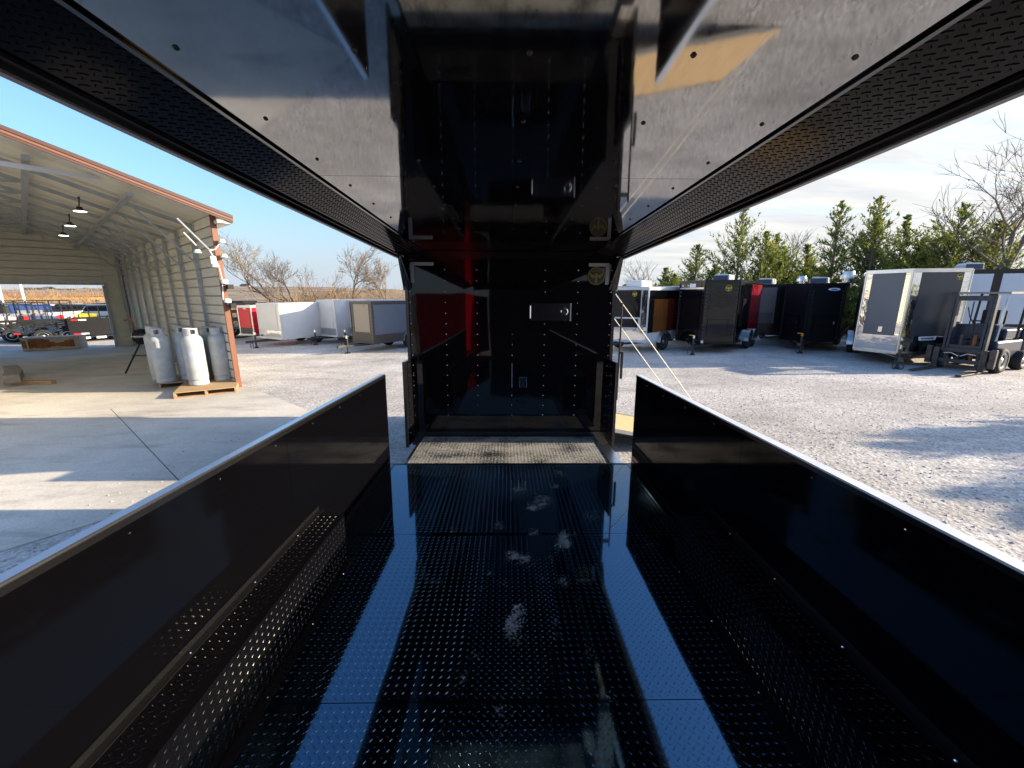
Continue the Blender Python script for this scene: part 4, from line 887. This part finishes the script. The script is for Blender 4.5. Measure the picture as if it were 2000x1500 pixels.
# sawn timbers on the slab
t1 = tag(MB().frame((-12.05, 9.55, .11), Vector((-.73, .68, 0)), Vector((.68, .73, 0)), (0, 0, 1), 0, .95, 0, .28, 0, .20).build('timber_beam', m_timber, bevel=.012), 'weathered timber beam lying nearest on the shed slab', 'timber', 'timbers on the shed slab')
t2 = tag(MB().frame((-12.76, 10.25, .11), Vector((-.80, .6, 0)), Vector((.6, .8, 0)), (0, 0, 1), 0, 1.3, 0, .27, 0, .20).build('timber_beam', m_timber, bevel=.012), 'weathered timber beam lying farther back on the shed slab', 'timber', 'timbers on the shed slab')
tag(MB().box(-12.35, -11.35, 9.93, 10.05, .012, .108).build('timber_bearer', m_wood, bevel=.008), 'wooden bearer under the weathered timbers', 'timber')

# ================================================================== yard seen through the shed
def W_(px, py, dist):
    """point on the sight line at a horizontal distance (only used to lay the yard out)"""
    d = CAM_W @ Vector(((px - 1000) / F_PX, (750 - py) / F_PX, -1)); k = dist / math.hypot(d.x, d.y); return EYE + d * k
def face_cam(p): return math.atan2(-p.x, p.y)      # rotation so that local -Y looks back at the camera
def car(px, dist, label, m, yaw, kind='suv', z=0.):
    p = W_(px, 600, dist); c = empty('parked_car' if kind != 'pickup' else 'pickup_truck', (p.x, p.y, z), label, 'car' if kind != 'pickup' else 'pickup', 'vehicles parked beyond the shed', yaw)
    if kind == 'pickup': pr = [(-2.6, .45), (2.6, .45), (2.65, .9), (2.4, 1.02), (1.1, 1.08), (.55, 1.65), (-.5, 1.68), (-.75, 1.1), (-2.55, 1.05)]; wn = [(.95, 1.1), (.5, 1.58), (-.42, 1.6), (-.6, 1.12)]
    else: pr = [(-2.2, .4), (2.25, .4), (2.3, .85), (1.2, 1.02), (.6, 1.5), (-1.6, 1.55), (-2.15, 1.0)]; wn = [(1.0, 1.03), (.55, 1.42), (-1.5, 1.46), (-1.85, 1.02)]
    MB().extr([(x, -.9, zz_) for x, zz_ in pr], (0, 1.8, 0)).build('body', m, c, bevel=.05)
    for y in (-.905, .9): MB().extr([(x, y, zz_) for x, zz_ in wn], (0, .006, 0)).build('window', m_glass, c)
    xb = pr[0][0]; MB().box(xb + .02, xb + .03, -.85, -.6, .75, 1.0).build('tail_lamp', m_redl, c); MB().box(xb + .02, xb + .03, .6, .85, .75, 1.0).build('tail_lamp', m_redl, c)
    for x in (-1.4, 1.45):
        for y in (-.82, .82): wheel(c, (x, y, .36), (0, 1 if y > 0 else -1, 0), .36, .22)
    return c
m_cblue = mat('car_blue', (.02, .05, .16), .25); m_cwhite = mat('car_white', (.75, .75, .74), .3); m_cdk = mat('car_dark', (.02, .022, .03), .2); m_csil = mat('car_silver', (.42, .43, .45), .3, .5); m_cyel = mat('blade_yellow', (.70, .55, .03), .5)
# dump trailer with reflectors
p = W_(196, 640, 28.5); dt = empty('dump_trailer', (p.x, p.y, 0), 'black dump trailer with red and white reflectors just outside the shed', 'trailer', rz=face_cam(p))
MB().box(-1.0, 1.0, 0, .06, .30, 1.12).build('tailgate', m_satin, dt); MB().box(-1.06, -1.0, 0, 3.4, .3, 1.14).build('side_wall', m_satin, dt); MB().box(1.0, 1.06, 0, 3.4, .3, 1.14).build('side_wall', m_satin, dt)
MB().box(-1.06, 1.06, .061, 3.4, .25, .299).build('deck', m_satin, dt)
for z in (.36, 1.02):
    MB().box(-.93, -.70, -.008, -.001, z, z + .07).build('red_reflector', m_redl, dt); MB().box(-.69, -.42, -.008, -.001, z, z + .07).build('white_reflector', m_lens, dt)
MB().disc((.82, -.004, .78), (1, 0, 0), (0, 0, 1), .10, 14, t=.004).build('badge', m_lens, dt)
for x in (-.75, -.2, .7): MB().box(x, x + .35, -.04, -.01, .14, .24).build('bumper_light', m_lens, dt)
for i in range(4): MB().box(-1.12, -1.062, .3 + i * .8, .36 + i * .8, .3, 1.12).build('side_rib', m_satin, dt)
for y in (1.4, 2.2):
    for x in (-1.15, 1.15): wheel(dt, (x, y, .3), (1 if x > 0 else -1, 0, 0), .3)
# rusty steel box
p0, p1 = W_(44, 684, 25.2), W_(158, 678, 24.6); u = (p1 - p0); u.z = 0; ln = u.length; u.normalize(); n_ = Vector((u.y, -u.x, 0))
rb_ = empty('steel_trough', (p0.x, p0.y, 0), 'rust streaked white steel trough at the back of the shed', 'trough')
MB().frame((0, 0, 0), u, n_, (0, 0, 1), 0, ln, -.7, 0, .014, .56).build('body', m_rusty, rb_, bevel=.02)
MB().frame((0, 0, 0), u, n_, (0, 0, 1), .02, .3, .001, .008, .14, .44).build('rust_patch', m_rustp, rb_)
mb = MB(); top = [.50, .52, .50, .46, .36, .30, .33, .40, .43, .46]; bot = [.15, .13, .12, .13, .16, .17, .15, .14, .13, .15]
for i in range(9): mb.frame((0, 0, 0), u, n_, (0, 0, 1), ln * (.14 + i * .085), ln * (.14 + (i + 1) * .085), .001, .006, bot[i], top[i])
mb.build('rust_patch', m_rustp, rb_)
MB().frame((0, 0, 0), u, n_, (0, 0, 1), ln * .10, ln * .125, .001, .05, .014, .56).build('rib', m_rusty, rb_)
MB().frame((0, 0, 0), u, n_, (0, 0, 1), 0, ln, .001, .03, .50, .56).build('rim', m_rusty, rb_)
# rail sided utility trailers
for k, (px, dist, rw, lab) in enumerate(((105, 29, 2.6, 'black tube rail utility trailer behind the rusty trough'), (45, 31, 2.2, 'black tube rail utility trailer at the left end of the shed opening'), (85, 38, 2.8, 'black mesh gate trailer farther back, raised ramp gate'), (135, 34, 2.6, 'black flatbed rail trailer left of the dump trailer'), (180, 40, 3., 'black rail trailer with tall gate behind the dump trailer'), (20, 36, 3., 'black rail trailer with tall gate at the far left of the opening'), (150, 47, 3.4, 'black flat trailer far back in the middle of the opening'))):
    p = W_(px, 640, dist); ut = empty('utility_trailer', (p.x, p.y, 0), lab, 'trailer', 'utility trailers beyond the shed', face_cam(p))
    h = (.95, .95, 1.9, .85, 1.5, 1.8, 1.1)[k]
    MB().box(-rw / 2, rw / 2, 0, 1.8, .45, .55).build('deck', m_satin, ut)
    for z in (.75, h): 
        for y in (0, 1.8): MB().box(-rw / 2, rw / 2, y - .025, y + .025, z, z + .05).build('rail', m_satin, ut)
    for i in range(7):
        for y in (0, 1.8): MB().box(-rw / 2 + i * rw / 6 - .02, -rw / 2 + i * rw / 6 + .02, y - .02, y + .02, .55, h).build('rail_post', m_satin, ut)
    for x in (-.4, .4):
        for y in (-.15, 1.95): wheel(ut, (x, y, .33), (0, 1 if y > 0 else -1, 0))
    MB().box(-rw / 2 + .05, -rw / 2 + .25, -.05, -.03, .47, .53).build('reflector', m_redl, ut)
car(55, 41, 'blue pickup with red tail lamps behind the rail trailers', m_cblue, R(150), 'pickup')
car(105, 52, 'pale van parked far back beyond the shed', m_cwhite, R(20))
car(172, 50, 'dark car parked behind the dump trailer', m_cdk, R(15))
car(190, 56, 'second dark car parked behind the dump trailer', m_cdk, R(200))
car(205, 47, 'white car at the right of the shed opening', m_cwhite, R(170))
car(24, 48, 'dark pickup at the far left of the shed opening', m_cdk, R(10), 'pickup')
car(140, 60, 'silver car parked far behind the plow blade', m_csil, R(30))
car(215, 62, 'pale silver car at the right jamb of the shed opening', m_csil, R(160))
car(78, 58, 'black car far behind the boat', m_cdk, R(185))
car(36, 66, 'red car far back at the left of the shed opening', m_red, R(15))
p = W_(62, 620, 39); bt = empty('boat', (p.x, p.y, .55), 'white hulled boat on a trailer behind the rails', 'boat', rz=face_cam(p))
mb = MB(); hull = [(-1.7, .55, .0), (-1.7, .75, .6), (.6, .7, .62), (1.7, .25, .66), (2.3, 0, .7), (1.7, -.25, .66), (.6, -.7, .62), (-1.7, -.75, .6), (-1.7, -.55, 0), (1.4, 0, .05)]
mb.add(hull, [(0, 1, 2, 9), (9, 2, 3, 4), (9, 4, 5, 6), (9, 6, 7, 8), (0, 9, 8), (0, 8, 7, 1), (1, 7, 6, 5, 4, 3, 2)]); mb.build('hull', m_cwhite, bt)
MB().box(-.5, .5, -.45, .45, .63, .8).build('cover', m_csil, bt); MB().box(-1.2, 1.2, -.3, .3, -.25, -.02).build('cradle', m_satin, bt)
for y in (-.5, .5): wheel(bt, (-.2, y, -.25), (0, 1 if y > 0 else -1, 0), .3)
p = W_(140, 625, 40); pl = empty('plow_blade', (p.x, p.y, .75), 'yellow plow blade lying on a trailer deck', 'plow blade', rz=face_cam(p))
MB().extr([(-1.15, 0, 0), (-1.0, 0, .3), (-.3, 0, .38), (.5, 0, .30), (1.25, 0, .26), (1.2, 0, 0)], (0, .25, 0)).build('blade', m_cyel, pl); MB().box(-1.2, 1.2, -.1, 1.2, -.12, -.005).build('deck', m_satin, pl)
for x in (-.9, .9): MB().box(x - .05, x + .05, 0, 1, -.75, -.121).build('stand', m_satin, pl)
# light poles
for px, lab in ((8, 'pale steel pole at the left end of the shed opening'), (51, 'pale steel pole standing right of the other pole')):
    p = W_(px, 600, 60); po = tag(MB().tube((0, 0, 0), (0, 0, 5.5), .12, .09, n=8).build('steel_pole', m_edge, loc=(p.x, p.y, -.06)), lab, 'pole', 'poles beyond the shed')
# long low earth-coloured building and far houses
p = W_(60, 590, 90); lb = empty('low_building', (p.x, p.y, 0), 'long low tan building far beyond the shed', 'building', rz=face_cam(p))
MB().box(-14, 16, 0, 6, 0, 2.2).build('wall', mat('tan_wall', (.46, .27, .13), .8, var=.3, vscale=.6), lb); MB().box(-14.3, 16.3, -.3, 6.3, 2.2, 2.5).build('roof', m_rust, lb)
for i in range(6): MB().box(-12 + i * 4.5, -11 + i * 4.5, -.05, -.002, .8, 1.7).build('window', m_glass, lb)
hr = random.Random(8)
for i, (px, py, dist) in enumerate(((70, 571, 210), (95, 568, 240), (130, 573, 200), (170, 570, 230), (195, 575, 190), (462, 566, 230), (480, 560, 260), (1225, 560, 240))):
    dist *= 1.9; p = W_(px, py, dist); ho = empty('far_house', (p.x, p.y, p.z - 1.2), ('leftmost', 'second', 'third', 'fourth', 'fifth', 'sixth', 'seventh', 'rightmost')[i] + ' of the small pale houses on the far hillside', 'house', 'houses on the far hillside', hr.uniform(0, 3))
    MB().box(-4, 4, -3, 3, -2, 2.2).build('wall', m_white if i % 2 else m_brown, ho); MB().extr([(-4.3, -3.4, 2.2), (4.3, -3.4, 2.2), (4.3, 0, 4), (-4.3, 0, 4)], (0, .01, .12)).build('roof', m_dbrown, ho)
    MB().extr([(-4.3, 3.4, 2.2), (4.3, 3.4, 2.2), (4.3, 0, 4), (-4.3, 0, 4)], (0, -.01, .12)).build('roof', m_dbrown, ho)
    MB().box(-1, 0, -3.05, -3.001, -.5, 1.2).build('window', m_glass, ho)

# ================================================================== forklift
fo = Vector((12.55, 10.75, 0)); fd = Vector((-.93, -.37, 0)).normalized(); fs = Vector((fd.y, -fd.x, 0))   # forward (forks), side (to the far left blade)
fk = empty('forklift', fo, 'worn navy forklift with forks on the ground, at the right edge', 'forklift')
def FB(name, m, a0, a1, b0, b1, z0, z1, parent=fk, **kw): return MB().frame((0, 0, 0), fd, fs, (0, 0, 1), a0, a1, b0, b1, z0, z1).build(name, m, parent, **kw)
for b in (-.52, .42):
    FB('fork_blade', m_fork, .0, 1.15, b, b + .12, .02, .06, bevel=.008); FB('fork_shank', m_fork, -.05, -.002, b, b + .13, .02, .62, bevel=.008)
for z in (.22, .52): FB('carriage_bar', m_gry2, -.11, -.052, -.68, .66, z, z + .10)
for b in (-.68, .58): FB('carriage_side', m_fork, -.10, -.0535, b, b + .09, .323, .517)
for b in (-.66, .60): FB('carriage_guide', m_fork, -.05, .03, b - .03, b + .09, .16, .66, bevel=.01)
for b in (-.42, .30):
    FB('mast_channel', m_gry2, -.26, -.12, b, b + .055, .10, 2.06); FB('mast_channel', m_forkb, -.26, -.12, b + .075, b + .13, .10, 2.02)
FB('mast_crossbar', m_gry2, -.25, -.13, -.365, .299, 1.92, 2.05); FB('mast_crossbar', m_gry2, -.25, -.13, -.29, .29, .62, .72)
for b in (-.16, .10): MB().tube(fd * -.2 + fs * b + Vector((0, 0, .2)), fd * -.2 + fs * b + Vector((0, 0, 1.0)), .045, n=10).build('lift_cylinder', m_rustp if b < 0 else m_gry2, fk)
ch = MB(); 
for b in (-.1, .0): ch.tube(fd * -.18 + fs * b + Vector((0, 0, .7)), fd * -.18 + fs * (b + .02) + Vector((0, 0, 1.9)), .014, n=6)
ch.build('lift_chain', m_satin, fk)
MB().path([fd * -.16 + fs * .1 + Vector((0, 0, 1.75)), fd * -.12 + fs * .02 + Vector((0, 0, 1.5)), fd * -.16 + fs * -.08 + Vector((0, 0, 1.3))], .012).build('hose', m_rub, fk)
for s_ in (-1, 1): MB().path([fd * .0 + fs * (.02 * s_) + Vector((0, 0, .42)), fd * .03 + fs * (.16 * s_) + Vector((0, 0, .50)), fd * .0 + fs * (.32 * s_) + Vector((0, 0, .48))], .012).build('hydraulic_hose', m_cable, fk)
FB('chassis', m_forkb, -2.0, -.45, -.52, .52, .32, .85, bevel=.05); FB('counterweight', m_forkb, -2.35, -2.005, -.55, .55, .25, 1.15, bevel=.08)
FB('hood', m_forkb, -2.0, -1.05, -.45, .45, .86, 1.15, bevel=.04); FB('seat', m_rub, -1.45, -1.02, -.24, .24, 1.155, 1.27, bevel=.03); FB('seat_back', m_rub, -1.55, -1.455, -.24, .24, 1.2, 1.65, bevel=.03)
FB('cowl', m_forkb, -.62, -.46, -.45, .45, .86, 1.28, bevel=.03)
for a, b in ((-.5, -.45), (-.5, .45), (-1.7, -.45), (-1.7, .45)): MB().tube(fd * a + fs * b + Vector((0, 0, .85)), fd * (a - .12) + fs * b + Vector((0, 0, 2.10)), .03, n=6).build('guard_post', m_edge if a > -1 else m_satin, fk)
FB('overhead_guard', m_brown, -1.9, -.55, -.50, .50, 2.10, 2.15)
FB('side_lettering', m_lens, -.40, -.395, -.475, -.44, 1.30, 1.78)
MB().lathe([(.16, -.012), (.175, 0), (.16, .012), (.15, 0), (.16, -.012)], fd * -.78 + Vector((0, 0, 1.36)), 18).build('steering_wheel', m_rub, fk)
for a, r in ((-.55, .34), (-1.85, .27)):
    for s_ in (-1, 1): wheel(fk, fd * a + fs * (.56 * s_) + Vector((0, 0, r)), fs * s_, r, .24)

# ================================================================== trees
def bare_tree(seed, h, lean=0., spread=.55, levels=6, leafy=0., brown=False):
    rg = random.Random(seed); tr, cr, lf = MB(), MB(), MB()
    def grow(p, d, ln, r, lv):
        seg = 3; q = p
        for s_ in range(seg):
            d2 = (d + Vector((rg.gauss(0, .13), rg.gauss(0, .13), rg.gauss(0, .06) + .03))).normalized()
            e = q + d2 * (ln / seg); r2 = r * (1 - .38 / seg)
            (tr if lv < 2 else cr).tube(q, e, r, r2, n=7 if lv < 2 else (4 if lv < 4 else 3), cap=False)
            q, d, r = e, d2, r2
            if lv > 0 and rg.random() < .72 and lv < levels - 1:
                sd = (d + Vector((rg.gauss(0, 1), rg.gauss(0, 1), rg.gauss(.1, .5))).normalized() * .9).normalized()
                grow(q, sd, ln * rg.uniform(.5, .78), max(.0085, r * .55), lv + 1)
        if lv < levels - 1:
            for k in range(rg.choice((2, 2, 3))):
                ax = Vector((rg.gauss(0, 1), rg.gauss(0, 1), rg.gauss(.15, .35))).normalized()
                grow(q, (d + ax * spread * rg.uniform(.8, 1.4)).normalized(), ln * rg.uniform(.66, .88), max(.0085, r * rg.uniform(.55, .75)), lv + 1)
        elif leafy and rg.random() < leafy:
            a = Vector((rg.gauss(0, 1), rg.gauss(0, 1), rg.gauss(0, 1))).normalized() * .06; b = a.orthogonal().normalized() * .05
            lf.add([q - a, q + b, q + a, q - b], [(0, 1, 2, 3)])
    grow(Vector((0, 0, 0)), Vector((lean, 0, 1)).normalized(), h * .25, h * .024, 0)
    return tr, cr, lf
def place_bare(seed, top, p, label, rz=0., lean=0., spread=.55, leafy=0., lv=6):
    d_ = math.hypot(p.x, p.y); h = (W_(*top, d_).z + .06) * 1.22
    t = empty('bare_tree', (p.x, p.y, -.06), label, 'tree', 'bare winter trees', rz)
    tr, cr, lf = bare_tree(seed, h, lean, spread, lv, leafy)
    tr.build('trunk', m_bark, t, smooth=True); cr.build('crown', m_twig, t)
    if lf.v: lf.build('dead_leaves', m_leafd, t, kind='stuff')
place_bare(11, (520, 452), W_(545, 600, 34), 'tall spreading bare tree, leftmost behind the white trailers', lean=-.12, spread=.6)
place_bare(5, (578, 480), W_(588, 600, 33), 'broad bare tree second from the shed', spread=.75, rz=1.)
place_bare(23, (682, 482), W_(682, 600, 33), 'narrow upright bare tree with brown leaves low down', spread=.42, leafy=.06)
place_bare(31, (750, 495), W_(760, 600, 32), 'thin bare tree just left of the cabin', spread=.5, rz=2.)
place_bare(37, (620, 515), W_(625, 600, 36), 'small bare tree between the two larger ones', spread=.6, rz=.5, lv=5)
place_bare(41, (1250, 470), W_(1238, 600, 30), 'arching bare tree just right of the cabin', lean=.25, spread=.7, rz=.3, lv=5)
place_bare(47, (1545, 430), W_(1545, 600, 31), 'bare tree with a few red brown leaves among the cedars', spread=.55, leafy=.06)
place_bare(67, (1950, 250), W_(1938, 600, 26), 'tall bare tree at the right edge', lean=.10, spread=.5, rz=.2, leafy=.03)
place_bare(59, (1890, 440), W_(1890, 600, 29), 'low tangled bare tree between the broad cedar and the tall bare tree', spread=.8, rz=.8)
def cedar(seed, h, w_, n=26, tops=1, open_=0.):
    rg = random.Random(seed); tr, lf = MB(), MB()
    for tp in range(tops):
        bx, by = (0, 0) if tp == 0 else (rg.uniform(-.3, .3) * w_, rg.uniform(-.2, .2) * w_); hh = h * (1 if tp == 0 else rg.uniform(.72, .9))
        tr.tube((bx * .3, by * .3, 0), (bx, by, hh * .5), h * .018, h * .010, n=7, cap=False); tr.tube((bx, by, hh * .5), (bx, by, hh * .97), h * .010, h * .002, n=5, cap=False)
        nb_ = int(n * 6.0)
        for k in range(nb_):
            f = (k + rg.random()) / nb_; z = hh * (.06 + .93 * f)
            if open_ and rg.random() < open_: continue
            rad = w_ * .5 * (1 - f) ** .9 * rg.uniform(.45, 1.35) * (.75 + .5 * (mnoise.noise(Vector((f * 5, seed, tp))) + .5)) + .05
            a = rg.random() * 6.283; up = rg.uniform(.25, 1.1) * (.55 + 1.3 * f)
            d = Vector((math.cos(a), math.sin(a), up)).normalized(); base = Vector((bx, by, z))
            tip = base + d * rad; tr.tube(base, tip, .018, .004, n=3, cap=False)
            for q in range(max(3, int(rad * 7.5))):
                t = rg.uniform(.1, 1.); p0 = base + d * (rad * t)
                sd = (d * .75 + Vector((rg.gauss(0, .55), rg.gauss(0, .55), .5 + rg.gauss(0, .35)))).normalized(); sl = rg.uniform(.22, .55) * (1.1 - .5 * f) * min(1., .35 + rad)
                for g_ in range(9):
                    tt = (g_ + rg.random()) / 9; c = p0 + sd * (sl * tt); l = rg.uniform(.07, .15) * (1.15 - .6 * tt)
                    ld = (sd + Vector((rg.gauss(0, .45), rg.gauss(0, .45), rg.gauss(.1, .4)))).normalized(); wv = Matrix.Rotation(rg.random() * 6.28, 3, ld) @ ld.orthogonal().normalized() * l * .24
                    lf.add([c, c + ld * l * .45 + wv, c + ld * l, c + ld * l * .45 - wv], [(0, 1, 2, 3)])
    return tr, lf
def place_cedar(seed, top, w_, p, label, **kw):
    h = W_(*top, math.hypot(p.x, p.y)).z + .06
    t = empty('cedar_tree', (p.x, p.y, -.06), label, 'tree', 'cedars behind the right row')
    tr, lf = cedar(seed, h, w_, **kw); tr.build('trunk', m_bark, t); lf.build('crown', m_cedar, t)
place_cedar(1, (1432, 408), 6.4, W_(1432, 600, 28.5), 'yellow green pointed cedar, leftmost of the large cedars', tops=2)
place_cedar(2, (1612, 398), 4.8, W_(1612, 600, 27.5), 'slender cedar left of the twin topped one', tops=1)
place_cedar(3, (1680, 388), 5.4, W_(1680, 600, 28), 'tall yellow tipped cedar behind the silver nosed trailer', tops=2)
place_cedar(6, (1738, 425), 4.8, W_(1738, 600, 28.5), 'smaller cedar right of the tallest one', tops=1)
place_cedar(4, (1838, 405), 8.0, W_(1838, 600, 28.5), 'broad flat topped dark cedar farther right', tops=3, open_=.25)
place_cedar(7, (1352, 480), 4.6, W_(1352, 600, 29), 'low bushy cedar left of the pointed one', tops=2)
place_cedar(8, (1296, 525), 4.0, W_(1296, 600, 31), 'small round yellow green bush behind the white framed trailer', tops=3)
place_cedar(10, (1560, 480), 4.6, W_(1560, 600, 30), 'low cedar filling the gap behind the food trailer', tops=3)
place_cedar(12, (1775, 470), 5.2, W_(1775, 600, 30), 'low dark cedar between the smaller cedar and the broad one', tops=3)
place_cedar(9, (1500, 460), 4.6, W_(1500, 600, 30), 'short cedar between pointed cedar and slender cedar', tops=2)
for k, (sd_, x, y, h_, w2) in enumerate(((21, 14.2, 2.0, 3.1, 3.2), (22, 13.9, 3.9, 2.9, 3.0), (25, 15.6, 5.3, 3.3, 3.0), (26, 15.0, .4, 3.3, 3.4))):  # unseen cedars, added to cast a ragged shadow on the gravel
    t = empty('cedar_tree', (x, y, -.02), ('second', 'third', 'farthest', 'nearest')[k] + ' of the low cedars added out of view to the right for their shadow', 'tree', 'unseen low cedars added beside the yard')
    tr, lf = cedar(sd_, h_, w2, tops=3, n=34); tr.build('trunk', m_bark, t); lf.build('crown', m_cedar, t)
# dry brush along the far edge of the yard
rg = random.Random(17); bm_ = MB()
def brush_at(px, dist, h, n):
    c = W_(px, 600, dist)
    for i in range(n):
        b = Vector((c.x + rg.gauss(0, 1.0), c.y + rg.gauss(0, .8), -.06)); d = Vector((rg.gauss(0, .45), rg.gauss(0, .45), 1)).normalized(); l = h * rg.uniform(.4, 1.1)
        m1 = b + d * l * .6; e_ = m1 + (d + Vector((rg.gauss(0, .4), rg.gauss(0, .4), 0))).normalized() * l * .4
        bm_.tube(b, m1, .020, .013, n=3, cap=False); bm_.tube(m1, e_, .013, .006, n=3, cap=False)
        for k in range(3):
            q = b + d * l * rg.uniform(.25, .6); bm_.tube(q, q + (d + Vector((rg.gauss(0, .8), rg.gauss(0, .8), rg.gauss(0, .3)))).normalized() * l * rg.uniform(  .2, .45), .011, .006, n=3, cap=False)
for px in range(470, 800, 14): brush_at(px + rg.uniform(-6, 6), rg.uniform(30, 36), rg.uniform(1.8, 3.6) if px > 560 else rg.uniform(1.2, 2.4), 130)
for px in range(1200, 2060, 22): brush_at(px, rg.uniform(28, 33), rg.uniform(1.8, 3.4), 90)
for px in range(-30, 260, 14): brush_at(px, rg.uniform(60, 75), rg.uniform(2.5, 4.5), 40)
o = bm_.build('dry_brush', m_brush, kind='stuff'); tag(o, 'dry tan brush and saplings along the far edge of the yard', 'brush')
